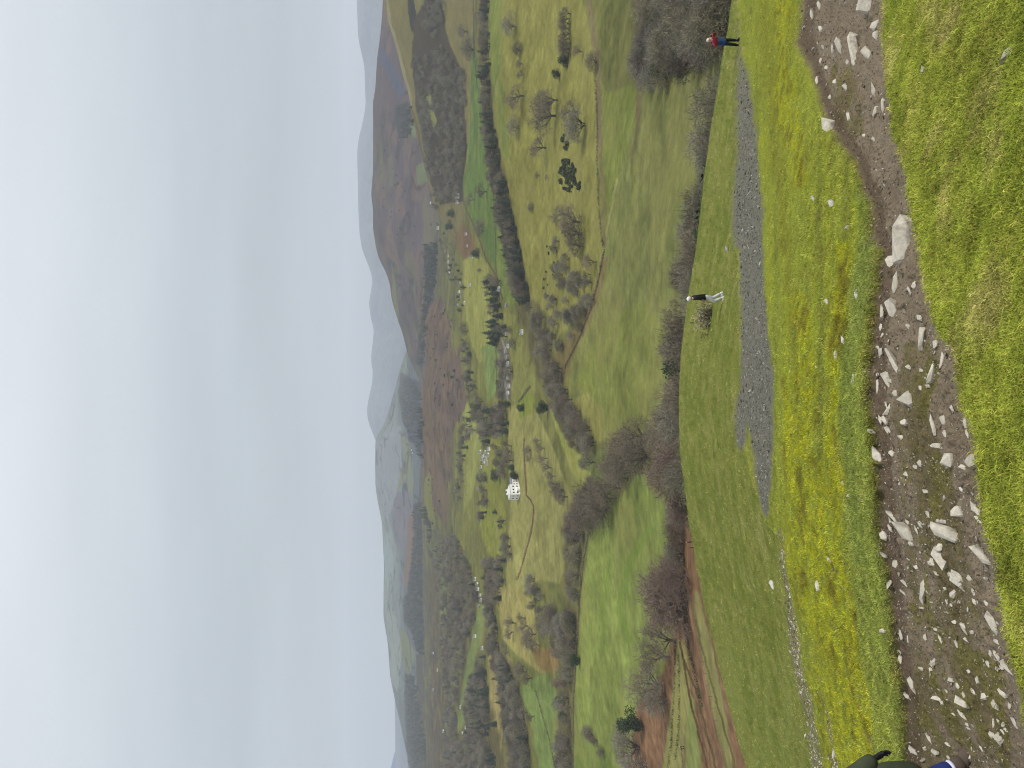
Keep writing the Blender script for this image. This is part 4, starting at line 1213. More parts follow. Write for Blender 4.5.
def post_fence(label, pts, step, h, layers=('val',)):
    P, r = first_hit(*np.array(pts, float).T, layers)
    t = empty('fence', P[0]); tag(t, label, 'fence')
    o0 = Vector(P[0]); q = []
    for a, b in zip(P[:-1], P[1:]):
        a = Vector(a); b = Vector(b); n = max(1, int((b - a).length / step))
        q += [a.lerp(b, k / n) - o0 for k in range(n)]
    q.append(Vector(P[-1]) - o0)
    rails = MB()
    for a, b in zip(q[:-1], q[1:]):
        for z in (.35, .7, 1.0):
            rails.tube(a + Vector((0, 0, z * h)), b + Vector((0, 0, z * h)), .012, .012, 3)
    link('wire', rails.mesh('wire'), BARK, t)
    pm = MB(); pm.tube(Vector((0, 0, -.2)), Vector((0, 0, h * 1.1)), .06, .055, 5); pme = pm.mesh('post'); pme.materials.append(FENCE)
    for p in q[:100]:
        link('post', pme, FENCE, t, p)


FENCE = mat_plain('weathered_wood', (.13, .11, .09), .3, 3)
post_fence('post-and-wire fence climbing the grassy lane through the bracken', [(692, 590), (697, 620), (703, 650), (710, 685), (718, 720), (728, 768)], 3.0, 1.1)
# ================================================================== ROCKS ON AND BESIDE THE PATH
def mat_rock(name, col):
    m, nt, b = new_mat(name, .9, .25)
    n1 = noise_node(nt, 3.0, 6, .7); n2 = noise_node(nt, 14.0, 6, .75); n3 = noise_node(nt, 5.0, 3, .6)
    rgb = N(nt, 'ShaderNodeRGB'); rgb.outputs[0].default_value = (*col, 1)
    c = mul_col(nt, rgb.outputs[0], ramp(nt, n1.outputs['Fac'], .72, 1.18)); c = mul_col(nt, c, ramp(nt, n2.outputs['Fac'], .72, 1.2))
    st = N(nt, 'ShaderNodeMix', data_type='RGBA')                     # earth and lichen stains
    nt.links.new(ramp(nt, n3.outputs['Fac'], 0, .85, .50, .70), st.inputs['Factor'])
    nt.links.new(c, st.inputs[6]); st.inputs[7].default_value = (.17, .145, .105, 1)
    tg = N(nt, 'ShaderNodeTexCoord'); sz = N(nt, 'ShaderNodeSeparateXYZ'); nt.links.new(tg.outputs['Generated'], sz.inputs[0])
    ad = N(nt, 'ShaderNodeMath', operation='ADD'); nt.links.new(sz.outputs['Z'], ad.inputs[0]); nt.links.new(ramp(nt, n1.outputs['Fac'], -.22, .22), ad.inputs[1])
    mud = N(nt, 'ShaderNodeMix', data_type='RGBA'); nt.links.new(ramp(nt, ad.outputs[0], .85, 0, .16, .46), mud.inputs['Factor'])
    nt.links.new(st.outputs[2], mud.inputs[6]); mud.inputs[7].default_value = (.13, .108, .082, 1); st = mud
    oi = N(nt, 'ShaderNodeObjectInfo')
    c = mul_col(nt, st.outputs[2], ramp(nt, oi.outputs['Random'], .78, 1.12, 0, 1))
    nt.links.new(c, b.inputs['Base Color'])
    bp = N(nt, 'ShaderNodeBump'); bp.inputs['Strength'].default_value = .7; bp.inputs['Distance'].default_value = .02
    nt.links.new(n2.outputs['Fac'], bp.inputs['Height']); nt.links.new(bp.outputs['Normal'], b.inputs['Normal'])
    return m


ROCK = mat_rock('pale_slate', (.54, .50, .415))
ROCK_W = mat_rock('white_rock', (.52, .50, .45))
NV = NEAR


def near_frame(ix, iy):
    p = NV.at(ix, iy)
    a = NV.at(ix, iy - 6); b = NV.at(ix - 6, iy); b2 = NV.at(ix + 6, iy)
    n = (a - p).cross(b2 - b).normalized()
    if n.z < 0: n = -n
    return p, Vector((n.x * .3, n.y * .3 - .38 * .7, .93)).normalized() if True else n


def rock_mesh(seed, e1, e2, n, a, b, hgt, detail=1):
    """angular broken slab: hull of points in the frame e1 (length), e2 (width), n (thickness)"""
    rg = np.random.default_rng(seed)
    bm = bmesh.new()
    k = int(rg.integers(4, 7)); ph = rg.uniform(0, 6.28)
    for lay, (zf, sh) in enumerate(((-.8, .95), (.22, 1.0), (.60, .70))):
        for i in range(k):
            t = ph + 2 * math.pi * (i + rg.uniform(-.3, .3)) / k
            q = rg.uniform(.62, 1.10) * sh
            u, v = math.cos(t), math.sin(t)
            s = max(abs(u), abs(v)) ** -.55
            z = zf + rg.uniform(-.24, .24) + .3 * u * rg.uniform(-.7, .9)
            bm.verts.new(e1 * (a * u * q * s * .5) + e2 * (b * v * q * s * .5) + n * (hgt * z))
    r = bmesh.ops.convex_hull(bm, input=bm.verts[:])
    bmesh.ops.delete(bm, geom=list({g for g in r['geom_interior'] + r['geom_unused'] if isinstance(g, bmesh.types.BMVert)}), context='VERTS')
    L = max(a, b)
    if detail:
        bmesh.ops.subdivide_edges(bm, edges=bm.edges[:], cuts=1 if L < .25 else 2, use_grid_fill=True)
        for v in bm.verts:
            c = v.co * (9 / max(L, .08)) * .35
            v.co += v.co.normalized() * float(np.clip((fbm(np.array([c.x * 2 + seed]), np.array([c.y * 2 + c.z * 1.7]), seed, 3)[0] - .5), -1, 1)) * min(a, b) * .0
    bmesh.ops.recalc_face_normals(bm, faces=bm.faces[:])
    me = D.meshes.new('rock'); bm.to_mesh(me); bm.free()
    return me


RSEED = [100]


def rock(ax, ay, bx, by, w, label, group=None, mat=None, name='rock', cat='rock', hk=1.0):
    """slab whose long side runs between picture points a and b, w picture pixels wide"""
    RSEED[0] += 1
    cx, cy = (ax + bx) / 2, (ay + by) / 2
    p, nrm = near_frame(cx, cy)
    dep = p.y * CP - p.z * SP
    m = dep / F                                              # metres per pixel there
    tocam = (-p).normalized()
    n = (nrm * .6 + tocam * .6).normalized()
    t1 = n.orthogonal().normalized(); t2 = n.cross(t1)
    q0 = np.array(project(p.x, p.y, p.z))
    J = np.stack([np.array(project(*(p + t * .01))) - q0 for t in (t1, t2)], 1) / .01
    d = np.array([bx - ax, by - ay]); L = max(np.hypot(*d), w) * 1.2; w = w * 1.32; dn = d / max(1e-6, np.hypot(*d)); pn = np.array([-dn[1], dn[0]])
    Ji = np.linalg.inv(J)
    g1 = Ji @ (dn * L); g2 = Ji @ (pn * w)
    e1 = t1 * g1[0] + t2 * g1[1]; e2 = t1 * g2[0] + t2 * g2[1]
    # keep true lengths reasonable when the slab is seen very obliquely
    la, lb = e1.length, e2.length
    th = .50 * min(la, lb) * hk
    me = rock_mesh(RSEED[0], e1, e2, n, 1.0, 1.0, th)
    # trim the slab until it is sighted at its surveyed length and width
    co = np.array([v.co[:] for v in me.vertices]); pc = np.array(p + n * th * .1)
    for _ in range(3):
        w3 = co + pc
        qx, qy = project(w3[:, 0], w3[:, 1], w3[:, 2])
        al = qx * dn[0] + qy * dn[1]; ac = qx * pn[0] + qy * pn[1]
        fa = L / max(.1, np.ptp(al)); fb = w / max(.1, np.ptp(ac))
        B = np.stack([np.array(e1.normalized()), np.array(e2.normalized()), np.array(n)], 1)
        k3 = np.linalg.solve(B, co.T)
        k3 *= np.array([fa, fb, min(fa, fb) ** .5 if False else (fa * fb) ** .5])[:, None]
        co = (B @ k3).T
    w3 = co + pc
    qx, qy = project(w3[:, 0], w3[:, 1], w3[:, 2])
    offx = cx - (qx.max() + qx.min()) / 2; offy = cy - (qy.max() + qy.min()) / 2
    sh = np.linalg.inv(J) @ np.array([offx, offy]); shift = t1 * sh[0] + t2 * sh[1]
    me.vertices.foreach_set('co', co.astype(np.float32).ravel()); me.update()
    o = link(name, me, mat or ROCK, None, Vector(pc) + shift)
    return tag(o, label, cat, group)


R_ = [
 (860, 2, 880, 8, 17, 'big pale slab at the top right of the path, cut by the photo edge'),
 (853, 35, 858, 71, 11, 'long spindle-shaped pale slab lying in the upper right path'),
 (862, 49, 877, 60, 8, 'oblong pale block beside the long spindle-shaped slab'),
 (837, 38, 843, 54, 6, 'narrow tilted stone left of the long spindle-shaped slab'),
 (812, 9, 814, 22, 5, 'rounded stone on the far edge of the path, near the right photo edge'),
 (828, 118, 835, 137, 13, 'shadowed boulder on the far lip of the path with one pale face'),
 (1001, 63, 1018, 46, 9, 'white crescent-shaped rock alone in the near turf'),
 (906, 219, 905, 266, 21, 'largest boulder, rounded pale block at the near edge of the path'),
 (889, 257, 896, 269, 9, 'wedge of stone touching the lower end of the largest boulder'),
 (897, 273, 896, 292, 7, 'upright oblong stone just left of the largest boulder'),
 (887, 300, 902, 316, 15, 'broad teardrop-shaped pale slab in the middle of the path'),
 (925, 329, 922, 349, 8, 'tall narrow pale stone near the turf notch'),
 (934, 362, 930, 382, 7, 'mottled pale stone below the turf notch'),
 (889, 350, 904, 377, 7, 'long leaning blade of stone crossing the mossy ground'),
 (884, 372, 892, 386, 8, 'squat pale lump left of the long leaning blade'),
 (903, 393, 917, 406, 14, 'grey heart-shaped slab in the mossy middle of the path'),
 (894, 401, 885, 417, 6, 'bright oblique stone just left of the heart-shaped slab'),
 (931, 415, 936, 434, 4, 'thin sliver of stone standing up between the path and the turf'),
 (872, 448, 887, 467, 9, 'pale wedge-shaped stone on the far edge of the path with a dark notch'),
 (943, 466, 959, 455, 13, 'broad cracked pale slab, about halfway along the near edge'),
 (970, 456, 977, 468, 12, 'grey rubbly rock against the turf beside the broad cracked slab'),
 (952, 511, 970, 511, 10, 'pale split block in the near half of the path'),
 (972, 503, 984, 516, 7, 'grey slab wedged under the turf edge beside the split block'),
 (933, 526, 965, 539, 11, 'long pale plank-like slab lying across the path'),
 (888, 511, 900, 524, 5, 'thin pale tail of stone leading to the big leaning rock'),
 (898, 521, 922, 546, 13, 'big leaning rock with a pointed tail in the far half of the path'),
 (881, 532, 890, 539, 8, 'small pale block left of the big leaning rock'),
 (936, 549, 948, 567, 14, 'fan-shaped pale slab below the plank-like slab'),
 (936, 546, 944, 549, 7, 'rounded capstone on top of the fan-shaped slab'),
 (973, 545, 995, 566, 9, 'long tapering blade of stone along the near turf edge'),
 (951, 575, 972, 587, 12, 'layered pale slab tilted above dark mossy earth'),
 (950, 596, 959, 591, 7, 'small pale block below the layered slab'),
 (925, 580, 923, 603, 7, 'upright lozenge stone in mossy ground'),
 (988, 613, 1000, 632, 10, 'oval pale rock near the turf in the lower left path'),
 (900, 627, 903, 641, 4, 'thin curved sliver of stone in the lower left path'),
 (961, 623, 969, 634, 4, 'slender leaning stone left of the oval rock'),
 (1001, 661, 1014, 675, 6, 'pale slab pushed against the turf at lower left'),
 (909, 675, 916, 692, 7, 'white streaked stone on the far side of the lower left path'),
 (956, 697, 969, 707, 7, 'pale lump nearest the brown boot among the lower stones'),
 (957, 707, 966, 720, 5, 'layered grey stone just below the pale lump'),
 (996, 734, 1003, 742, 8, 'pale rounded stone nearest the lower left corner'),
 (909, 747, 921, 755, 5, 'flat pale stone beside the olive coat'),
]
for r_ in R_: rock(*r_)
SMALL = [(833, 44, 835, 57, 4), (818, 2, 822, 10, 4), (819, 27, 825, 31, 5), (872, 23, 880, 29, 9), (876, 31, 878, 42, 7), (817, 77, 818, 88, 4), (872, 83, 878, 97, 5), (878, 106, 874, 116, 5), (883, 99, 884, 113, 4), (848, 113, 850, 121, 4),
 (912, 283, 918, 287, 6), (882, 305, 882, 317, 3), (917, 316, 925, 320, 5), (937, 340, 936, 348, 6), (944, 353, 941, 368, 4), (883, 323, 881, 332, 4), (886, 331, 881, 337, 3), (881, 348, 880, 358, 4), (878, 375, 878, 394, 3), (893, 391, 899, 395, 5),
 (879, 415, 882, 425, 3), (868, 430, 877, 434, 4), (944, 430, 947, 438, 5), (942, 416, 945, 424, 5), (931, 445, 943, 447, 4), (965, 417, 965, 427, 3), (966, 430, 970, 439, 3), (890, 450, 895, 456, 5), (918, 461, 923, 466, 5), (951, 405, 953, 411, 4),
 (901, 421, 909, 424, 5), (975, 517, 985, 525, 4), (940, 521, 951, 523, 3), (889, 524, 892, 532, 4), (929, 561, 934, 565, 5), (895, 560, 899, 569, 7), (923, 491, 931, 492, 3), (960, 465, 968, 469, 4), (904, 473, 910, 476, 4), (880, 552, 887, 558, 3),
 (973, 587, 975, 595, 4), (894, 577, 888, 588, 4), (943, 588, 948, 589, 4), (908, 633, 909, 642, 3), (880, 630, 888, 631, 4), (970, 631, 975, 633, 4), (899, 655, 903, 663, 4), (931, 664, 939, 656, 5), (997, 653, 999, 661, 5), (990, 650, 992, 658, 4),
 (904, 693, 911, 698, 5), (932, 697, 946, 701, 4), (977, 676, 979, 683, 4), (981, 697, 989, 696, 6), (999, 689, 1008, 697, 5), (992, 701, 999, 709, 6), (1009, 702, 1011, 709, 4), (924, 746, 928, 750, 4), (926, 734, 933, 743, 4), (967, 670, 972, 672, 4),
 (936, 520, 940, 522, 3), (950, 604, 954, 606, 3), (915, 565, 919, 569, 4), (955, 640, 959, 648, 3), (996, 666, 998, 672, 3), (1012, 715, 1018, 728, 4), (1004, 725, 1008, 732, 3), (946, 690, 949, 693, 3), (906, 366, 912, 369, 4), (920, 368, 925, 372, 4), (926, 384, 931, 388, 4), (898, 436, 905, 439, 4), (987, 660, 990, 668, 4), (985, 601, 990, 606, 4), (934, 628, 938, 631, 3),
 (846, 60, 850, 66, 4), (820, 58, 823, 63, 4), (826, 66, 829, 70, 4), (834, 80, 838, 84, 4), (844, 84, 848, 90, 5), (829, 95, 832, 99, 4), (863, 134, 866, 137, 3), (872, 138, 877, 142, 3), (876, 346, 880, 349, 3), (930, 300, 933, 303, 3), (906, 325, 912, 328, 4), (908, 287, 911, 293, 3)]
for k_ in range(70):
    gx_ = random.uniform(875, 1010); gy_ = random.choice([random.uniform(350, 765), random.uniform(560, 765)])
    if not poly_mask(np.array([gx_]), np.array([gy_]), [(q[0] + 7, q[1]) for q in PATH_FAR] + [(q[0] - 6, q[1]) for q in PATH_NEAR[::-1]])[0]: continue
    a_ = random.uniform(.3, 1.5); l_ = random.uniform(2, 5)
    SMALL.append((gx_ - math.cos(a_) * l_, gy_ - math.sin(a_) * l_, gx_ + math.cos(a_) * l_, gy_ + math.sin(a_) * l_, random.uniform(2.2, 4.5)))
for s in SMALL:
    rock(*s, 'small pale angular stone scattered on the brown earth of the path', 'small stones scattered on the path', name='stone', cat='stone')
GRASSR = [((829, 201, 837, 206, 6), 'flat pale stone cluster in the turf above the path bend'), ((845, 229, 851, 225, 3), 'thin pale stone in the turf close to the path bend'), ((812, 196, 816, 204, 3), 'narrow stone in the turf, farther from the path bend'),
 ((922, 66, 924, 76, 4), 'small grey stone alone in the near turf by the right photo edge'),
 ((857, 290, 858, 300, 5), 'white stone at the far lip of the path opposite the largest boulder'), ((825, 300, 830, 306, 3), 'thin white stone pair in the lime-green turf'),
 ((836, 350, 837, 359, 4), 'white stone in the lime-green turf, left of two close together'), ((842, 336, 846, 346, 5), 'white stone in the lime-green turf, right of two close together'), ((853, 374, 854, 388, 4), 'white stone with a dark hollow beside the far lip of the path'),
 ((771, 581, 776, 589, 5), 'pale block alone on the green slope beyond the rubble line'), ((817, 581, 820, 591, 5), 'pale stone sunk in the yellow moss'), ((827, 557, 833, 563, 4), 'broken pale stone in the yellow moss, upper of two'),
 ((842, 481, 845, 485, 3), 'tiny white stone in the turf near the path'), ((848, 494, 850, 497, 4), 'tiny bright white stone in the turf closest to the path'), ((741, 460, 743, 466, 2), None)]
for s, lab in GRASSR:
    if lab: rock(*s, lab, None, ROCK_W, name='stone', cat='stone', hk=.8)

# ================================================================== TURF, PEBBLES, GRAVEL  (stuff)
def tuft(seed, nb, h, rad, wid):
    rg = np.random.default_rng(seed); m = MB()
    for _ in range(nb):
        a = rg.uniform(0, 6.28); q = rad * math.sqrt(rg.uniform(0, 1))
        p = Vector((math.cos(a) * q, math.sin(a) * q, -.006))
        l = h * rg.uniform(.5, 1.2); t = rg.uniform(0, 6.28); le = rg.uniform(.2, 1.1)
        d = Vector((math.cos(t) * le, math.sin(t) * le, 1)).normalized()
        q1 = p + d * l * .6; q2 = q1 + (d + Vector((math.cos(t), math.sin(t), -.5)) * .7).normalized() * l * .5
        sd = Vector((-math.sin(t), math.cos(t), 0)) * wid * .5
        i = len(m.v)
        m.v += [p - sd, p + sd, q1 + sd * .8, q1 - sd * .8, q2 + sd * .15, q2 - sd * .15]
        m.f += [(i, i + 1, i + 2, i + 3), (i + 3, i + 2, i + 4, i + 5)]
    me = m.mesh('grass_tuft'); me.materials.append(BLADE)
    return me


BLADE = mat_inst('grass_blades')
STONEM = mat_inst('pebble_stone')
TUFTC = stuff_coll('grass_kinds', [tuft(1, 9, .042, .042, .0042), tuft(2, 12, .030, .045, .0042), tuft(3, 7, .055, .035, .0036), tuft(4, 13, .020, .05, .005)])
peb = []
for k in range(5):
    bm = bmesh.new(); rg = np.random.default_rng(k)
    for _ in range(10):
        d = rg.normal(size=3); d /= np.linalg.norm(d); bm.verts.new(d * np.array([1, .75, .5]) * rg.uniform(.75, 1.0) * .5)
    r = bmesh.ops.convex_hull(bm, input=bm.verts[:])
    me = D.meshes.new('pebble'); bm.to_mesh(me); bm.free(); me.materials.append(STONEM); peb.append(me)
PEBC = stuff_coll('pebble_kinds', peb)


def samp(arr, ix, iy):
    """colour of the near ground at picture points"""
    a, T = ray(ix, iy)
    i = np.clip(np.round(np.interp(a, NV.az, np.arange(len(NV.az)))).astype(int), 0, len(NV.az) - 1)
    hit = (NV.T[i] <= T[:, None]); j = hit.argmax(1)
    return arr[i, j]


rg = np.random.default_rng(77)
gx, gy = poly_points([(679, -50), (1062, -50), (1062, 820), (679, 820)], 1.95, seed=3)
x, y, z, ok = NV.cast(gx, gy)
r = np.hypot(x, y)
pathw = samp(wp, gx, gy); trw = samp(wt, gx, gy); rbw = samp(wr, gx, gy)
mossd = samp(soften(mossy, 6), gx, gy)
keep = ok & (r < RB + 6) & (trw < rg.uniform(.05, .6, len(gx))) & ((pathw < .35) | (rg.uniform(size=len(gx)) < .05 * mossd)) & (rg.uniform(size=len(gx)) > rbw * 1.5)
gx, gy, x, y, z, r = [q[keep] for q in (gx, gy, x, y, z, r)]
alb = samp(near_alb, gx, gy)
n = len(x)
nz = fbm(x * 6, y * 6, 201, 3)[:, None]
tint = alb * np.maximum(.3, np.exp(rg.normal(0, .30, (n, 1))) + (nz - .5) * 1.0) * 1.42
straw = rg.uniform(size=n) < (.10 + .12 * np.clip(fbm(x * 1.3, y * 1.3, 205, 3) - .45, 0, 1) * 4)
tint[straw] = tint[straw] * np.array([1.32, 1.08, 1.6]) * rg.uniform(.9, 1.25, (straw.sum(), 1))
dark = rg.uniform(size=n) < .09
tint[dark] *= .45
inpath = samp(wp, gx, gy) > .35
tint[inpath] = albedo((112, 112, 52)) * rg.uniform(.6, 1.1, (inpath.sum(), 1))
s = (0.60 + r / 20.0) * rg.uniform(.7, 1.25, n)
sc3 = np.stack([s * 1.1, s * 1.1, s * np.where(r > 12, .75, 1) * np.where(inpath, .5, 1)], -1)
rot3 = np.stack([rg.normal(0, .12, n) + .30, rg.normal(0, .12, n), rg.uniform(0, 6.28, n)], -1)
scatter('grass', np.stack([x, y, z], -1), sc3, None, rg.integers(0, 4, n), TUFTC, np.clip(tint, .008, .6), 'short yellow-green hill turf with moss and straw', rot3)

# pebbles in the worn earth
def pebbles(name, label, polys, step, pxs, cols, seed, dens=None):
    rg = np.random.default_rng(seed)
    XY = [poly_points(p, step, seed=seed + i) for i, p in enumerate(polys)]
    gx = np.concatenate([a for a, b in XY]); gy = np.concatenate([b for a, b in XY])
    if dens is not None:
        k = rg.uniform(size=len(gx)) < dens(gx, gy); gx, gy = gx[k], gy[k]
    x, y, z, ok = NV.cast(gx, gy); gx, gy, x, y, z = [q[ok] for q in (gx, gy, x, y, z)]
    n = len(x)
    dep = y * CP - z * SP
    s = dep / F * np.exp(rg.normal(math.log(pxs), .45, n))
    tint = albedo(np.array(cols)[rg.integers(0, len(cols), n)]) * rg.uniform(.7, 1.2, (n, 1))
    rot3 = np.stack([rg.uniform(-.6, .6, n), rg.uniform(-.6, .6, n), rg.uniform(0, 6.28, n)], -1)
    sc = np.stack([s * rg.uniform(.8, 1.5, n), s, s * rg.uniform(.6, 1.1, n)], -1)
    return scatter(name, np.stack([x, y, z + s * .12], -1), sc, None, rg.integers(0, 5, n), PEBC, np.clip(tint, .01, .6), label, rot3)


dp = lambda gx, gy: np.clip(samp(wp, gx, gy) * 1.2 - .2, 0, 1) * (.10 + .9 * np.clip((fbm(gx * .035, gy * .03, 301, 4) - .40) * 3.2, 0, 1)) * np.where(gy > 340, 1.0, .6)
pebbles('pebbles', 'chips and pebbles of pale stone trodden into the brown path', [PATH], 2.6, 2.1, [(190, 182, 168), (160, 150, 136), (128, 116, 102), (206, 200, 188)], 401, lambda a, b: .6 * dp(a, b))
pebbles('earth_crumbs', 'crumbs of brown earth and tiny stones on the path', [PATH], 2.6, 1.5, [(148, 134, 114), (126, 112, 94), (104, 90, 74), (160, 146, 126)], 402, lambda a, b: np.clip(samp(wp, a, b) * 1.2 - .2, 0, 1))
dt = lambda gx, gy: np.clip(samp(wt, gx, gy) * 1.3 - .3, 0, 1)
pebbles('gravel', 'grey gravel of the stony track beyond the moss', [TRACK], 1.45, 1.6, [(156, 153, 140), (124, 122, 109), (100, 99, 88), (176, 172, 160), (138, 134, 120)], 403, dt)
pebbles('bright_gravel', 'pale bright stones among the grey gravel of the track', [TRACK], 11, 1.6, [(206, 204, 194), (184, 182, 172)], 404, dt)
dr = lambda gx, gy: np.clip(samp(wr, gx, gy) * 2.2, 0, 1)
pebbles('rubble', 'loose pale rubble in a line at the edge of the moss', [[(770, 500), (845, 500), (845, 830), (770, 830)]], 1.6, 1.9, [(206, 198, 188), (170, 160, 148), (112, 102, 90), (220, 214, 204)], 405, dr)
pebbles('turf_stones', 'tiny pale stones lying here and there in the turf', [[(690, -40), (1040, -40), (1040, 800), (700, 800)]], 15, 1.6, [(206, 202, 192), (176, 170, 158)], 406, lambda a, b: (samp(wp, a, b) < .2) * (fbm(a * .02, b * .02, 311, 3) > .47) * .55)
pebbles('moss_stones', 'tiny grey stones showing through the yellow moss', [[(790, 440), (840, 440), (880, 768), (810, 768)]], 5, 1.6, [(150, 140, 128), (110, 100, 84), (190, 184, 172)], 407, lambda a, b: (samp(wp, a, b) < .1) * .35)

# dead gorse beside the walker
random.seed(17)
p0 = NV.at(712, 308)
m = MB()
for k in range(46):
    b0 = Vector((random.gauss(-.22, .34), random.gauss(0, .15), -.05))
    d = Vector((-.35 + random.gauss(0, .35), random.gauss(.1, .4), 1)).normalized()
    e = b0 + d * random.uniform(.4, .95)
    m.tube(b0, e, .012, .006, 3)
    for _ in range(10):
        q = b0.lerp(e, random.uniform(.25, 1))
        m.strip(q, q + rv(.11) + Vector((0, 0, .04)), .022)
lm = MB()
for k in range(520):
    q = Vector((random.gauss(-.34, .36), random.gauss(.05, .22), abs(random.gauss(.42, .30))))
    q.x -= q.z * .25
    u = rv(.034); lm.quad(q, u, u.cross(rv()).normalized() * .02)
sh = empty('dead_bush', p0)
tag(sh, 'dry grey half-dead bush behind the white-hatted walker, leaning downhill', 'bush')
link('branches', m.mesh('branches'), mat_plain('dead_stems', (.13, .115, .085), .3, 6), sh)
link('foliage', lm.mesh('foliage'), mat_plain('dry_leaves', (.29, .255, .175), .5, 9), sh)
# ================================================================== HOUSES
WHITEW = mat_plain('white_render', (.80, .79, .75), .08, .5, .8)
CREAM = mat_plain('cream_render', (.58, .55, .47), .1, .5, .8)
STONEW = mat_plain('stone_wall', (.30, .27, .23), .2, .6, .9)
SLATE = mat_plain('slate_roof', (.16, .165, .18), .2, .8, .7)
PALEROOF = mat_plain('pale_roof', (.50, .50, .48), .1, .8, .7)
GLASS = mat_plain('window_glass', (.03, .035, .04), 0, 1, .15, .5)
FRAMEM = mat_plain('window_frame', (.7, .7, .68), .05, 1, .6)


def box_m(m, x0, x1, y0, y1, z0, z1):
    i = len(m.v)
    m.v += [Vector(p) for p in ((x0, y0, z0), (x1, y0, z0), (x1, y1, z0), (x0, y1, z0), (x0, y0, z1), (x1, y0, z1), (x1, y1, z1), (x0, y1, z1))]
    m.f += [tuple(i + k for k in f) for f in ((0, 3, 2, 1), (4, 5, 6, 7), (0, 1, 5, 4), (1, 2, 6, 5), (2, 3, 7, 6), (3, 0, 4, 7))]


def gable(m, x0, x1, y0, y1, z0, h, o=.3, hip=0.0):
    ym = (y0 + y1) / 2; i = len(m.v)
    m.v += [Vector(p) for p in ((x0 - o, y0 - o, z0), (x1 + o, y0 - o, z0), (x1 + o, y1 + o, z0), (x0 - o, y1 + o, z0), (x0 - o + hip, ym, z0 + h), (x1 + o - hip, ym, z0 + h))]
    m.f += [tuple(i + k for k in f) for f in ((0, 1, 5, 4), (2, 3, 4, 5), (3, 0, 4), (1, 2, 5), (0, 3, 2, 1))]


def house_parts(L, Wd, H, roof_h, wall_m, roof_m):
    wm = MB(); box_m(wm, -L / 2, L / 2, -Wd / 2, Wd / 2, -1.0, H)
    rm = MB(); gable(rm, -L / 2, L / 2, -Wd / 2, Wd / 2, H + .003, roof_h)
    cm = MB(); box_m(cm, -L / 2 + .2, -L / 2 + 1.2, -.5, .5, H + roof_h * .5, H + roof_h + 1.1)
    win = MB()
    for k in range(3):
        x = -L / 2 + L * (k + .5) / 3
        for z in (1.0, 3.4):
            if z + 1.2 < H: box_m(win, x - .5, x + .5, -Wd / 2 - .04, -Wd / 2 + .1, z, z + 1.2)
    out = []
    for nm, m, mt in (('wall', wm, wall_m), ('roof', rm, roof_m), ('chimney', cm, wall_m), ('windows', win, GLASS)):
        me = m.mesh(nm); me.materials.append(mt); out.append((nm, me))
    return out


HK = [house_parts(12, 7, 5.2, 3, WHITEW, SLATE), house_parts(9, 6.5, 5, 2.8, WHITEW, SLATE), house_parts(15, 7, 4.6, 2.8, CREAM, SLATE), house_parts(10, 7, 5.2, 3, STONEW, SLATE)]
HCOUNT = [0]


def house(kind, label, group, ix, iy, wpx, rz=None, name='house', cat='house'):
    random.seed(int(ix * 13 + iy * 7))
    p, r = spot(ix, iy)
    dep = p.y * CP - p.z * SP
    parts = HK[kind]
    L = (12, 9, 15, 10)[kind]
    s = .55 * wpx * dep / F / L
    s = min(max(s, .42), 1.5)
    t = empty(name, p, random.uniform(-.5, .5) if rz is None else rz, s)
    tag(t, label, cat, group)
    tops = {}
    for nm, me in parts:
        if nm == 'windows': continue
        o = D.objects.new(nm, me); COL.objects.link(o); tops[nm] = o
        o.parent = tops['roof'] if nm == 'chimney' else t
    me = dict(parts)['windows']
    if r < 1300:
        o = D.objects.new('window', me); COL.objects.link(o); o.parent = tops['wall']


for k, ix, iy, w_, lab in [
 (0, 459, 196, 9, 'large white farmhouse at the head of the long green field, left range'), (1, 458.5, 202, 6, 'white farm cottage on the right of the large white farmhouse'),
 (0, 431, 203, 4, 'lone white house at the foot of the heather hill'), (2, 449, 258, 8, None), (0, 449, 265, 5, None), (0, 439, 228, 7, 'long white house low on the heather hill side'),
 (1, 467, 234, 5, 'white cottage behind the dark trees of the hamlet'), (1, 468, 246, 4, 'white cottage below the hamlet, one of two close together'), (0, 473, 257, 4, 'white cottage at the lower end of the hamlet'),
 (2, 471, 285, 5, 'white house alone in the pale valley field'), (0, 500, 289, 7, 'white cottage under the dark conifers'), (0, 523, 332, 6, 'white house in front of the riverside wood'),
 (3, 508, 305, 5, 'small grey stone house at the lane corner by the conifers')]:
    if lab: house(k, lab, None, ix, iy, w_)
for ix, iy, k in [(449, 256, 0), (449, 262, 1), (449.5, 267, 0), (450, 272, 1), (446, 251, 3), (461, 283, 3), (463, 287, 0), (460, 292, 1), (462, 297, 3), (465, 303, 0), (459, 305, 3)]:
    house(k, 'small house in the hillside village at the foot of the heather hill', 'houses of the hillside village', ix, iy, 4.5)
for ix, iy, k in [(508, 334, 3), (509, 346, 0), (509, 357, 3), (509, 364, 0), (510, 371, 1), (509.5, 378, 3), (510, 386, 0), (509, 393, 1), (507, 352, 3)]:
    house(k, 'house in the hamlet strung along the lane in the valley middle', 'houses of the lane hamlet', ix, iy, 4.2)
for ix, iy, k in [(481, 452, 0), (484, 456, 1), (487, 458, 0), (486, 452, 1), (489, 455, 0), (485, 462, 1), (488, 463, 2), (482, 467, 1), (483, 459, 0), (480, 474, 3), (481, 481, 3), (479, 488, 3), (490, 449, 0)]:
    house(k, 'white house in the village at the left end of the bracken hill', 'houses of the village under the bracken hill', ix, iy, 3.8)
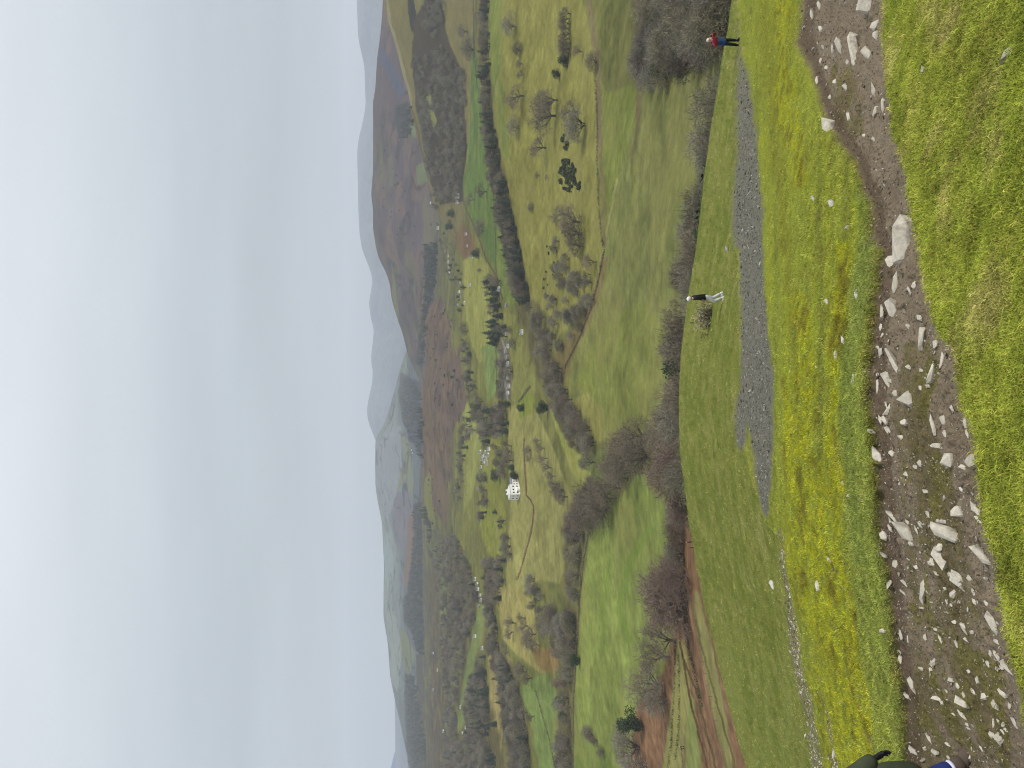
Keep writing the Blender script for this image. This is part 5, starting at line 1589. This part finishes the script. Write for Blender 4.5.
for ix, iy, k in [(476, 579, 0), (478, 584, 1), (479, 589, 0), (481, 595, 1), (482, 600, 0), (480, 606, 3)]:
    house(k, 'white house in the row among the left woods', 'houses of the row in the left woods', ix, iy, 4.5)
for ix, iy, k in [(512, 727, 1), (513, 733, 0), (514, 739, 2), (516, 744, 0), (517, 750, 1), (514, 748, 3), (516, 736, 0)]:
    house(k, 'white house in the cluster among trees at the far left', 'houses of the far left cluster', ix, iy, 5.5)
for k, ix, iy, w_, lab in [(0, 476, 636, 4, 'white house in a clearing of the left woods, upper of a pair'), (0, 483, 648, 6, 'bright white house beside dark trees above the beige strip field'),
 (1, 434, 653, 3.5, 'far white house at the edge of the blue-grey forest'), (2, 438, 670, 5, 'long pale farmhouse in the far left valley, above the woods'), (3, 434, 690, 5, 'grey farmhouse in the far left valley near the forest'),
 (2, 461, 707, 6, 'low white house half hidden in the left woods'), (2, 466, 727, 7, 'large white house in the left woods near the photo edge'), (1, 463, 733, 4, 'small white house next to the large one in the left woods'), (0, 444, 731, 5, 'pale house on the far side of the left woods')]:
    house(k, lab, None, ix, iy, w_)
for ix, iy in [(412, 450), (412.5, 453)]:
    house(0, 'far pale house among hazy fields beyond the bracken hill', 'far houses beyond the bracken hill', ix, iy, 2.6)

# the white country house
p, r = spot(519, 492)
dep = p.y * CP - p.z * SP; mpp = dep / F
ch = empty('country_house', p, math.radians(38)); tag(ch, 'big white country house with a lower wing standing in parkland', 'house')
S = mpp
Wf, Dp, Hh = 11.5 * S, 11 * S, 10.0 * S           # front width, depth, height in metres
m = MB(); box_m(m, -Wf / 2, Wf / 2, -Dp / 2, Dp / 2, -1.5, Hh)
wall = link('wall', m.mesh('wall'), WHITEW, ch)
m = MB(); gable(m, -Wf / 2, Wf / 2, -Dp / 2, Dp / 2, Hh + .004, 2.2 * S, .35, 4.5 * S); rf = link('roof', m.mesh('roof'), PALEROOF, ch)
for sx in (-1, 1):
    m = MB(); box_m(m, sx * 2.2 * S - .6, sx * 2.2 * S + .6, -.5, .5, Hh + 1.0 * S, Hh + 3.2 * S); link('chimney', m.mesh('chimney'), WHITEW, rf)
gm = MB(); box_m(gm, -.06 * Wf, .06 * Wf, -.05, .10, 0, 1.7 * S); wme = gm.mesh('window'); wme.materials.append(GLASS)
fm = MB()
for (a, b_, c_, d_) in ((-.08, .08, -.15 * S, 0.0), (-.08, .08, 1.7 * S, 1.8 * S)): box_m(fm, a * Wf, b_ * Wf, -.12, .05, c_, d_)
fme = fm.mesh('sill'); fme.materials.append(FRAMEM)
for fz in (1.6 * S, 5.6 * S):
    for k in range(3):
        o = D.objects.new('window', wme); COL.objects.link(o); o.parent = ch; o.location = ((k - 1) * Wf * .3, -Dp / 2 - .02, fz)
        f = D.objects.new('sill', fme); COL.objects.link(f); f.parent = o
    for k in range(2):
        o = D.objects.new('window', wme); COL.objects.link(o); o.parent = ch; o.location = (-Wf / 2 - .02, (k - .5) * Dp * .45, fz); o.rotation_euler = (0, 0, -math.pi / 2)
# bow porch in front
m = MB()
for k in range(8):
    a0 = math.pi + math.pi * k / 8; a1 = math.pi + math.pi * (k + 1) / 8
    i = len(m.v); q = 2.6 * S
    m.v += [Vector((math.cos(a0) * q, -Dp / 2 + math.sin(a0) * q * .8, -1)), Vector((math.cos(a1) * q, -Dp / 2 + math.sin(a1) * q * .8, -1)), Vector((math.cos(a1) * q, -Dp / 2 + math.sin(a1) * q * .8, 3.2 * S)), Vector((math.cos(a0) * q, -Dp / 2 + math.sin(a0) * q * .8, 3.2 * S))]
    m.f.append((i, i + 1, i + 2, i + 3)); j = len(m.v)
    m.v += [m.v[i + 2], m.v[i + 3], Vector((0, -Dp / 2, 3.6 * S))]; m.f.append((j, j + 1, j + 2))
link('porch', m.mesh('porch'), WHITEW, ch)
# wing
m = MB(); box_m(m, Wf / 2 + .01, Wf / 2 + 9.5 * S, -Dp * .30, Dp * .30, -1.5, 6.6 * S); wg = link('wing', m.mesh('wing'), WHITEW, ch)
m = MB(); gable(m, Wf / 2 + .3, Wf / 2 + 9.5 * S, -Dp * .30, Dp * .30, 6.6 * S + .004, 1.6 * S, .25); link('roof', m.mesh('roof'), SLATE, wg)
for fz in (1.2 * S, 4.0 * S):
    for k in range(3):
        o = D.objects.new('window', wme); COL.objects.link(o); o.parent = wg; o.scale = (.8, 1, .7); o.location = (Wf / 2 + (1.8 + k * 3) * S, -Dp * .30 - .02, fz)
for q, (dx, dy, hh) in enumerate([(11.5, 0, 3.0)]):
    m = MB(); box_m(m, Wf / 2 + 9.6 * S, Wf / 2 + 12.4 * S, -Dp * .2, Dp * .2, -1.5, 3.4 * S); o = link('outbuilding', m.mesh('outbuilding'), CREAM, ch)
    m = MB(); gable(m, Wf / 2 + 9.7 * S, Wf / 2 + 12.4 * S, -Dp * .2, Dp * .2, 3.4 * S + .004, 1.2 * S, .2); link('roof', m.mesh('roof'), SLATE, o)

# ================================================================== PEOPLE
def skin_obj(verts, edges, name, mat, parent, sub=2, root=0):
    me = D.meshes.new(name)
    me.from_pydata([v[:3] for v in verts], edges, [])
    bm = bmesh.new(); bm.from_mesh(me)
    lay = bm.verts.layers.skin.verify(); bm.verts.ensure_lookup_table()
    for k, v in enumerate(bm.verts):
        rr = verts[k][3]; r2 = verts[k][4] if len(verts[k]) > 4 else rr
        v[lay].radius = (rr, r2); v[lay].use_root = (k == root)
    bm.to_mesh(me); bm.free()
    tmp = D.objects.new('tmp', me); COL.objects.link(tmp)
    tmp.modifiers.new('s', 'SKIN').use_smooth_shade = True
    sb = tmp.modifiers.new('u', 'SUBSURF'); sb.levels = sb.render_levels = sub
    dg = bpy.context.evaluated_depsgraph_get()
    out = D.meshes.new_from_object(tmp.evaluated_get(dg))
    D.objects.remove(tmp, do_unlink=True)
    smooth(out)
    return link(name, out, mat, parent)


def chainv(*ch):
    """chains of (x,y,z,r[,r2]) sharing points given by equal coordinates"""
    V = []; E = []; key = {}
    for c in ch:
        prev = None
        for q in c:
            k = tuple(round(a, 4) for a in q[:3])
            if k not in key: key[k] = len(V); V.append(q)
            i = key[k]
            if prev is not None: E.append((prev, i))
            prev = i
    return V, E


def ball(m, c, rx, ry, rz, nu=14, nv=10, fn=None):
    i0 = len(m.v)
    for a in range(nv + 1):
        th = math.pi * a / nv
        for b in range(nu):
            ph = 2 * math.pi * b / nu
            d = Vector((math.sin(th) * math.cos(ph), math.sin(th) * math.sin(ph), math.cos(th)))
            k = fn(d) if fn else 1.0
            m.v.append(Vector(c) + Vector((d.x * rx, d.y * ry, d.z * rz)) * k)
    for a in range(nv):
        for b in range(nu):
            b2 = (b + 1) % nu
            m.f.append((i0 + a * nu + b, i0 + a * nu + b2, i0 + (a + 1) * nu + b2, i0 + (a + 1) * nu + b))


def face_fn(d):
    """head shape: +Y is the face; nose, eye hollows, chin"""
    k = 1.0
    k += .20 * math.exp(-((d.x / .16) ** 2 + ((d.z + .12) / .22) ** 2)) * (d.y > 0)
    for s in (-1, 1): k -= .07 * math.exp(-(((d.x - s * .36) / .17) ** 2 + ((d.z - .08) / .14) ** 2)) * (d.y > 0)
    if d.z < -.3: k *= 1 - .12 * abs(d.x)
    k -= .03 * math.exp(-((d.x / .3) ** 2 + ((d.z + .5) / .07) ** 2)) * (d.y > 0)
    return k


def join_mb(o, m):
    """add loose shapes to the mesh of o"""
    bm = bmesh.new(); bm.from_mesh(o.data)
    vs_ = [bm.verts.new(v) for v in m.v]
    for f in m.f:
        try: bm.faces.new([vs_[i] for i in f]).smooth = True
        except ValueError: pass
    bm.to_mesh(o.data); bm.free()


def hand(m, wrist, direc, palm_n, s=1.0, curl=.5):
    """palm with five fingers of different lengths and a thumb leaving its side"""
    d = direc.normalized(); n = (palm_n - d * palm_n.dot(d)).normalized(); side = d.cross(n)
    L = .095 * s
    i = len(m.v)
    for t, w_ in ((0, .030), (.5, .040), (1, .042)):
        for a, b in ((-1, -1), (1, -1), (1, 1), (-1, 1)):
            m.v.append(wrist + d * L * t + side * a * w_ * s + n * b * .014 * s)
    for k in range(2):
        for q in range(4):
            q2 = (q + 1) % 4; m.f.append((i + k * 4 + q, i + k * 4 + q2, i + k * 4 + 4 + q2, i + k * 4 + 4 + q))
    m.f.append((i + 8, i + 9, i + 10, i + 11))
    for k, l in enumerate((.070, .082, .076, .058)):
        p = wrist + d * L * .95 + side * ((k - 1.5) * .021 * s); e = d.copy()
        for j in range(3):
            q = p + e * l * s * (.45, .32, .25)[j]
            m.tube(p, q, .0095 * s, .008 * s, 6); p = q; e = (e + n * curl * .6).normalized()
    p = wrist + d * L * .3 + side * (-.036 * s); e = (d * .7 - side * .7 + n * .3).normalized()
    for j in range(2):
        q = p + e * .036 * s; m.tube(p, q, .012 * s, .010 * s, 6); p = q; e = (e + d * .4 + n * .2 * curl).normalized()


def person(name, label, loc, rz, pose, mats, hat=None, coat_hem=None, extra=None, scale=1.0):
    """pose: joints in metres, +Y is the way the person faces"""
    J = {k: Vector(v) for k, v in pose.items()}
    t = empty(name, loc, rz, scale); tag(t, label, 'person')
    r4 = lambda v, r, r2=None: (v.x, v.y, v.z, r, r2 or r)
    neckb = J['chest'] + (J['neck'] - J['chest']) * .75
    ch = [[r4(J['pelvis'], .105, .09), r4(J['waist'], .105, .085), r4(J['chest'], .125, .10), r4(neckb, .065), r4(J['neck'], .055), r4(J['head'] + Vector((0, 0, -.06)), .055)]]
    for s in 'lr':
        ch.append([r4(J['pelvis'], .105, .09), r4(J['hip_' + s], .085), r4(J['knee_' + s], .055), r4(J['ankle_' + s], .038)])
        ch.append([r4(J['chest'], .125, .10), r4(J['shoulder_' + s], .055), r4(J['elbow_' + s], .040), r4(J['wrist_' + s], .028)])
    V, E = chainv(*ch)
    body = skin_obj(V, E, 'body', mats['skin'], t, 1)
    m = MB()
    f = pose.get('face', None); fd = Vector(f) if f else Vector((0, 1, 0))
    ball(m, (0, 0, 0), .077, .095, .118, 18, 14, face_fn)
    for s in (-1, 1): ball(m, (s * .078, -.01, -.01), .012, .022, .032, 8, 6)
    rot = Vector((0, 1, 0)).rotation_difference(fd).to_matrix()
    m.v = [rot @ v + J['head'] for v in m.v]
    for s in 'lr':
        d = J['wrist_' + s] - J['elbow_' + s]
        pn = Vector(pose.get('palm_' + s, (0, 0, -1)))
        hand(m, J['wrist_' + s], Vector(pose.get('hand_' + s, d)), pn, 1.0, pose.get('curl', .5))
    join_mb(body, m)
    # jacket
    jr = 1.28
    hem = J['pelvis'] + Vector((0, 0, -.17))
    ch = [[r4(hem, .180, .145), r4(J['pelvis'] + Vector((0, 0, .03)), .175, .14), r4(J['waist'], .165, .130), r4(J['chest'], .180, .140), r4(neckb + (J['neck'] - neckb) * .7, .085)]]
    for s in 'lr':
        w_ = J['elbow_' + s].lerp(J['wrist_' + s], .93)
        ch.append([r4(J['chest'], .180, .140), r4(J['shoulder_' + s], .092), r4(J['elbow_' + s], .072), r4(w_, .052)])
    V, E = chainv(*ch)
    jk = skin_obj(V, E, 'jacket', mats['jacket'], t, 2)
    ch = [[r4(J['pelvis'] + Vector((0, 0, .12)), .135, .108), r4(J['pelvis'], .135, .108)]]
    for s in 'lr':
        a = J['knee_' + s].lerp(J['ankle_' + s], .93)
        ch.append([r4(J['pelvis'], .135, .108), r4(J['hip_' + s] + Vector((0, 0, -.04)), .108), r4(J['knee_' + s], .084), r4(a, .068)])
    V, E = chainv(*ch)
    tr = skin_obj(V, E, 'trousers', mats['trousers'], t, 2)
    for s in 'lr':
        m = MB(); a = J['ankle_' + s]; d = Vector(pose.get('toe_' + s, (0, 1, 0))).normalized(); sd = d.cross(Vector((0, 0, 1)))
        def shape(c, l, w_, h):
            mm = MB(); ball(mm, (0, 0, 0), w_, l, h, 12, 8)
            R3 = Matrix((sd, d, Vector((0, 0, 1)))).transposed()
            i = len(m.v); m.v += [R3 @ v + c for v in mm.v]; m.f += [tuple(i + q for q in f_) for f_ in mm.f]
        shape(a + d * .055 + Vector((0, 0, -.045)), .145, .050, .045); shape(a + Vector((0, 0, -.01)), .058, .052, .075)
        sh = link('shoe', m.mesh('shoe'), mats['shoe'], t); smooth(sh.data)
        ms = MB(); i = 0; mm = MB(); ball(mm, (0, 0, 0), .054, .150, .016, 12, 6); R3 = Matrix((sd, d, Vector((0, 0, 1)))).transposed()
        ms.v = [R3 @ v + a + d * .055 + Vector((0, 0, -.085)) for v in mm.v]; ms.f = mm.f
        link('sole', ms.mesh('sole'), mats['sole'], sh)
    if hat:
        m = MB(); ball(m, (0, 0, 0), .094, .110, .112, 18, 12)
        keep = hat.get('cut', -.02)
        m.v = [rot @ Vector((v.x, v.y - .012, max(v.z, keep) + .030)) + J['head'] for v in m.v]
        h = link(hat['name'], m.mesh(hat['name']), hat['mat'], t); smooth(h.data)
        if hat.get('pom'):
            m = MB(); ball(m, (0, 0, .15), .035, .035, .035, 10, 8); m.v = [rot @ v + J['head'] for v in m.v]; link('bobble', m.mesh('bobble'), hat['mat'], h)
    return t, J


def cloth(name, col, rough=.85):
    return mat_plain(name, col, .18, 9, rough, .2, bump=(.4, .01))


SKIN = mat_plain('skin', (.55, .34, .26), .06, 8, .6)
BLACK = cloth('black_cloth', (.014, .014, .016)); WHITEC = cloth('white_cloth', (.62, .62, .62)); GREYC = cloth('pale_grey_cloth', (.50, .51, .53))
MAROON = cloth('red_cloth', (.20, .022, .042)); BLUE = cloth('teal_blue_cloth', (.025, .062, .15)); DKTR = cloth('dark_trousers', (.014, .015, .022))
OLIVE = cloth('olive_cloth', (.045, .055, .032)); NAVY = cloth('navy_cloth', (.018, .028, .13)); STRIPE = cloth('pale_stripe', (.55, .56, .66)); BROWN = cloth('brown_suede', (.085, .065, .05)); SOLE = cloth('pale_sole', (.50, .47, .40))
PINKH = cloth('pale_pink_hat', (.62, .50, .47)); GREYD = cloth('dark_grey_cloth', (.05, .052, .06)); BROWNJ = cloth('brown_jacket', (.05, .035, .03))


def ground_at(ix, iy, lay=None):
    return (lay or NEAR).at(ix, iy)


# walker in black and white, stepping downhill to the left
p = ground_at(723.5, 297)
FS = .052                                     # soles sit this far below the ankle joint (+ sole)
pose = dict(pelvis=(0, 0, .93), waist=(0, .02, 1.08), chest=(0, .05, 1.32), neck=(0, .09, 1.50), head=(0, .115, 1.63),
            hip_l=(-.10, 0, .88), hip_r=(.10, 0, .88), knee_l=(-.10, .20, .52), ankle_l=(-.10, .04, .13), knee_r=(.10, .06, .50), ankle_r=(.10, -.16, .12),
            shoulder_l=(-.20, .05, 1.40), shoulder_r=(.20, .05, 1.40), elbow_l=(-.23, .02, 1.13), elbow_r=(.23, .04, 1.13), wrist_l=(-.20, .16, .95), wrist_r=(.20, .18, .96), face=(0, .95, -.3), palm_l=(1, 0, 0), palm_r=(-1, 0, 0))
person('person', 'walker in black jacket, white hat and pale trousers on the grassy brow', p + Vector((0, 0, -.03)), math.radians(82), pose,
       dict(skin=SKIN, jacket=BLACK, trousers=GREYC, shoe=WHITEC, sole=WHITEC), dict(name='hat', mat=WHITEC, cut=-.08, pom=False), scale=1.0)
# person in red and blue with both hands raised to the face
p = ground_at(739, 43)
pose = dict(pelvis=(0, 0, .93), waist=(0, 0, 1.10), chest=(0, 0, 1.33), neck=(0, .02, 1.50), head=(0, .04, 1.63),
            hip_l=(-.10, 0, .88), hip_r=(.10, 0, .88), knee_l=(-.13, .02, .50), ankle_l=(-.16, 0, .10), knee_r=(.13, .02, .50), ankle_r=(.15, 0, .10),
            shoulder_l=(-.21, .0, 1.42), shoulder_r=(.21, .0, 1.42), elbow_l=(-.36, .16, 1.30), elbow_r=(.40, .15, 1.36), wrist_l=(-.15, .27, 1.54), wrist_r=(.17, .26, 1.60),
            face=(0, 1, .0), hand_l=(.5, .2, .9), hand_r=(-.5, .2, .9), palm_l=(.8, -.4, 0), palm_r=(-.8, -.4, 0))
t, J = person('person', 'person in red top and blue body warmer, hands raised to the face', p + Vector((0, 0, -.02)), math.radians(200), pose,
       dict(skin=SKIN, jacket=MAROON, trousers=DKTR, shoe=BLACK, sole=BLACK), dict(name='hat', mat=PINKH, cut=.0), scale=1.2)
V, E = chainv([(0, 0, .70, .205, .165), (0, 0, .85, .205, .165), (0, 0, 1.05, .205, .165), (0, 0, 1.26, .200, .16)])
skin_obj(V, E, 'body_warmer', BLUE, t, 2)
m = MB(); box_m(m, -.09, .09, .366, .382, 1.92, 2.01)
ph = link('phone', m.mesh('phone'), BLACK, None); ph.matrix_world = Matrix.Translation(p + Vector((0, 0, -.02))) @ Matrix.Rotation(math.radians(200), 4, 'Z')
tag(ph, 'small dark phone held up by the person in red', 'phone')
# two walkers below the brow on the bracken slope
stand = dict(pelvis=(0, 0, .93), waist=(0, 0, 1.10), chest=(0, .02, 1.33), neck=(0, .04, 1.50), head=(0, .06, 1.63),
            hip_l=(-.09, 0, .88), hip_r=(.09, 0, .88), knee_l=(-.10, .14, .50), ankle_l=(-.10, .12, .10), knee_r=(.10, -.02, .50), ankle_r=(.10, -.18, .12),
            shoulder_l=(-.20, .02, 1.42), shoulder_r=(.20, .02, 1.42), elbow_l=(-.25, -.06, 1.14), elbow_r=(.25, .06, 1.14), wrist_l=(-.24, .06, .92), wrist_r=(.24, .2, .95), palm_l=(1, 0, 0), palm_r=(-1, 0, 0))
for ix, iy, lab, rz, jm, hat in [(692, 542, 'dark-jacketed walker with a pale hat on the bracken slope, right of a pair', 1.2, BLACK, dict(name='hat', mat=WHITEC, cut=0.0)),
                             (694.5, 547.6, 'dark-clothed walker on the bracken slope, left and lower of a pair', 1.5, BROWNJ, dict(name='hat', mat=GREYD, cut=0.0)),
                             (684, 746.4, 'tiny walker in grey on the thin path at the far left, upper of two', 2.6, GREYD, dict(name='hat', mat=GREYC, cut=0.0)),
                             (684.3, 748.6, 'tiny walker in dark clothes on the thin path at the far left, lower of two', 2.4, DKTR, dict(name='hat', mat=GREYD, cut=0.0))]:
    q = ground_at(ix, iy, VAL)
    dep = q.y * CP - q.z * SP
    person('person', lab, q, rz, stand, dict(skin=SKIN, jacket=jm, trousers=DKTR, shoe=BLACK, sole=BLACK), hat)
# companion standing just outside the left edge: olive coat, black glove, navy leg, brown boot
b = ground_at(968, 757)
dep = b.y * CP - b.z * SP


def at_px(ix, iy, dy):
    a = (512 - ix) / F; c = (384 - iy) / F
    d = Vector((c, CP + a * SP, -SP + a * CP))
    return d * ((b.y + dy) / d.y)


P_ = lambda ix, iy, dy=0.0: at_px(ix, iy, dy) - b
t = empty('person', b); tag(t, 'crouching person in olive coat with black glove, cut off by the left photo edge', 'person')
q4 = lambda v, r: (v.x, v.y, v.z, r, r)
ank, ank2 = P_(957, 764), P_(966, 800, .22)
knee, knee2 = P_(905, 790, .02), P_(912, 812, .22)
pel = P_(905, 850, .10); wai = P_(870, 845, .08); che = P_(815, 828, .06); nec = P_(768, 824, .05); hea = P_(738, 820, .05)
sh1, sh2 = P_(800, 803, -.12), P_(795, 850, .26)
el1, el2 = P_(852, 778, -.18), P_(855, 850, .34)
wr1, wr2 = P_(876, 757, -.16), P_(895, 812, .30)
V, E = chainv([q4(pel, .11), q4(wai, .11), q4(che, .12), q4(nec, .055), q4(hea - Vector((0, 0, .06)), .055)],
              [q4(pel, .11), q4(knee, .06), q4(ank, .042)], [q4(pel, .11), q4(knee2, .06), q4(ank2, .042)],
              [q4(che, .12), q4(sh1, .055), q4(el1, .04), q4(wr1, .03)], [q4(che, .12), q4(sh2, .055), q4(el2, .04), q4(wr2, .03)])
body = skin_obj(V, E, 'body', SKIN, t, 1)
m = MB(); ball(m, (0, 0, 0), .077, .095, .118, 18, 14, face_fn)
Rr = Vector((0, 1, 0)).rotation_difference(Vector((.9, .3, -.3)).normalized()).to_matrix(); m.v = [Rr @ v + hea for v in m.v]
join_mb(body, m)
m = MB(); ball(m, (0, 0, 0), .094, .11, .112, 16, 10); m.v = [Rr @ Vector((v.x, v.y - .01, max(v.z, 0) + .03)) + hea for v in m.v]
link('hat', m.mesh('hat'), BLACK, t)
hem = P_(924, 781, .04); mid = P_(884, 780, .0)
V, E = chainv([q4(hem, .15), q4(hem.lerp(mid, .5), .16), q4(mid, .15), q4(P_(862, 800, .03), .17), q4(che, .165), q4(che.lerp(nec, .8), .08)],
              [q4(che, .165), q4(sh1, .09), q4(el1, .080), q4(wr1, .062)], [q4(che, .165), q4(sh2, .08), q4(el2, .066), q4(wr2, .05)])
skin_obj(V, E, 'coat', OLIVE, t, 2)
for w1, e1_, k in ((wr1, el1, 0), (wr2, el2, 1)):
    m = MB(); d = (w1 - e1_).normalized()
    hand(m, w1 - d * .02, (d + Vector((.1, 0, -.9))).normalized(), Vector((-.3, -.6, -.3)), .85, .9)
    g = link('glove', m.mesh('glove'), BLACK, t)
for a_, k_ in ((ank, knee), (ank2, knee2)):
    V, E = chainv([q4(k_.lerp(a_, .15), .075), q4(k_.lerp(a_, .6), .068), q4(a_ + (k_ - a_) * .10, .062)])
    lg = skin_obj(V, E, 'trouser_leg', NAVY, t, 2)
    V, E = chainv([q4(a_ + (k_ - a_) * .17, .0665), q4(a_ + (k_ - a_) * .05, .0655)])
    skin_obj(V, E, 'cuff', STRIPE, lg, 2)
    m = MB(); d = Vector((.93, -.05, -.28)).normalized(); sd = d.cross(Vector((0, 0, 1))).normalized(); up = sd.cross(d)
    R3 = Matrix((sd, d, up)).transposed()
    for c_, l_, w__, h_ in ((d * .055 - up * .05, .145, .055, .05), (Vector((0, 0, -.015)), .06, .06, .075)):
        mm = MB(); ball(mm, (0, 0, 0), w__, l_, h_, 14, 10); i = len(m.v); m.v += [R3 @ v + a_ + c_ for v in mm.v]; m.f += [tuple(i + q for q in f_) for f_ in mm.f]
    bt = link('boot', m.mesh('boot'), BROWN, t); smooth(bt.data)
    m = MB(); mm = MB(); ball(mm, (0, 0, 0), .060, .155, .022, 14, 8); m.v = [R3 @ v + a_ + d * .055 - up * .092 for v in mm.v]; m.f = mm.f
    link('sole', m.mesh('sole'), SOLE, bt)
# ================================================================== SKY, SUN, AIR
SUN_EL, SUN_AZ = math.radians(52), math.radians(112)      # azimuth measured from +Y towards +X
w = D.worlds.new('World'); SC.world = w; w.use_nodes = True
nt = w.node_tree
bg = nt.nodes['Background']; bg.inputs['Strength'].default_value = 0.1
sky = N(nt, 'ShaderNodeTexSky', sky_type='NISHITA'); sky.sun_disc = False
sky.sun_elevation = SUN_EL; sky.sun_rotation = SUN_AZ
tc = N(nt, 'ShaderNodeTexCoord')
sep = N(nt, 'ShaderNodeSeparateXYZ'); nt.links.new(tc.outputs['Generated'], sep.inputs[0])
zz_ = N(nt, 'ShaderNodeMath', operation='MAXIMUM'); zz_.inputs[1].default_value = 0.0; nt.links.new(sep.outputs['Z'], zz_.inputs[0])
zp = N(nt, 'ShaderNodeMath', operation='ADD'); zp.inputs[1].default_value = 0.12; nt.links.new(zz_.outputs[0], zp.inputs[0])
dv = N(nt, 'ShaderNodeVectorMath', operation='DIVIDE'); nt.links.new(tc.outputs['Generated'], dv.inputs[0])
cmb = N(nt, 'ShaderNodeCombineXYZ')
for k in 'XYZ': nt.links.new(zp.outputs[0], cmb.inputs[k])
nt.links.new(cmb.outputs[0], dv.inputs[1])


def cloud(scale, det, lo, hi, p0, p1, off):
    mp = N(nt, 'ShaderNodeMapping'); mp.inputs['Location'].default_value = off
    mp.inputs['Scale'].default_value = (.5, 1.1, .02)
    nt.links.new(dv.outputs[0], mp.inputs['Vector'])
    no = N(nt, 'ShaderNodeTexNoise'); no.inputs['Scale'].default_value = scale; no.inputs['Detail'].default_value = det
    no.inputs['Roughness'].default_value = .5
    nt.links.new(mp.outputs[0], no.inputs['Vector'])
    return ramp(nt, no.outputs['Fac'], lo, hi, p0, p1)


c1 = cloud(.55, 4, .94, 1.06, .34, .66, (3.1, 1.7, 0)); c2 = cloud(1.5, 5, .965, 1.035, .35, .65, (7.3, 4.2, 0))
# the cloud deck itself: bluer and darker low down, paler overhead
grad = N(nt, 'ShaderNodeValToRGB')
els = grad.color_ramp.elements
SKY_PTS = [(0.0, (178, 187, 191)), (.06, (184, 192, 197)), (.16, (184, 193, 199)), (.23, (194, 203, 210)), (.31, (212, 219, 226)), (.42, (225, 231, 237)), (1.0, (227, 232, 238))]
for k, (p, col) in enumerate(SKY_PTS):
    e = els[k] if k < 2 else els.new(p)
    e.position = p; e.color = (*lin(col), 1)
EXPO = 1.25
SKY_GAIN = 1.0 / (2 ** EXPO * 0.1)
nt.links.new(zz_.outputs[0], grad.inputs['Fac'])
cc = mul_col(nt, grad.outputs['Color'], c1); cc = mul_col(nt, cc, c2)
g = N(nt, 'ShaderNodeVectorMath', operation='SCALE'); g.inputs['Scale'].default_value = SKY_GAIN
nt.links.new(cc, g.inputs[0])
mx = N(nt, 'ShaderNodeMix', data_type='RGBA'); mx.inputs['Factor'].default_value = .985
nt.links.new(sky.outputs['Color'], mx.inputs[6]); nt.links.new(g.outputs['Vector'], mx.inputs[7])
nt.links.new(mx.outputs[2], bg.inputs['Color'])

sd = D.lights.new('sun', 'SUN'); sd.energy = 1.5; sd.angle = math.radians(14); sd.color = (1, .965, .91)
so = D.objects.new('sun', sd); COL.objects.link(so)
sv = Vector((math.sin(SUN_AZ) * math.cos(SUN_EL), math.cos(SUN_AZ) * math.cos(SUN_EL), math.sin(SUN_EL)))
so.rotation_euler = sv.to_track_quat('Z', 'Y').to_euler()
so.location = sv * 300

# the damp air of the valley
bm = bmesh.new(); bmesh.ops.create_cube(bm, size=1.0)
x0, x1, y0, y1, z0, z1 = -12000, 12000, -400, 17000, -2400, 900
for v in bm.verts:
    v.co = Vector(((x0 + x1) / 2 + v.co.x * (x1 - x0), (y0 + y1) / 2 + v.co.y * (y1 - y0), (z0 + z1) / 2 + v.co.z * (z1 - z0)))
me = D.meshes.new('haze'); bm.to_mesh(me); bm.free()
hm = D.materials.new('haze'); hm.use_nodes = True
hn = hm.node_tree; hn.nodes.clear()
ho = hn.nodes.new('ShaderNodeOutputMaterial'); hv = hn.nodes.new('ShaderNodeVolumePrincipled')
hv.inputs['Color'].default_value = (.84, .90, .98, 1); hv.inputs['Density'].default_value = SIGMA
hv.inputs['Anisotropy'].default_value = 0.1
hn.links.new(hv.outputs[0], ho.inputs['Volume'])
tag(link('haze', me, hm), kind='stuff')

SC.render.engine = 'CYCLES'
SC.cycles.use_denoising = True
SC.cycles.denoising_prefilter = 'NONE'
SC.cycles.denoising_input_passes = 'RGB_ALBEDO_NORMAL'
SC.cycles.filter_width = 1.1
SC.cycles.max_bounces = 4; SC.cycles.diffuse_bounces = 2; SC.cycles.volume_bounces = 1; SC.cycles.transparent_max_bounces = 4
vs = SC.view_settings
vs.view_transform = 'Standard'; vs.look = 'None'; vs.exposure = EXPO; vs.gamma = 1.0; vs.use_curve_mapping = False
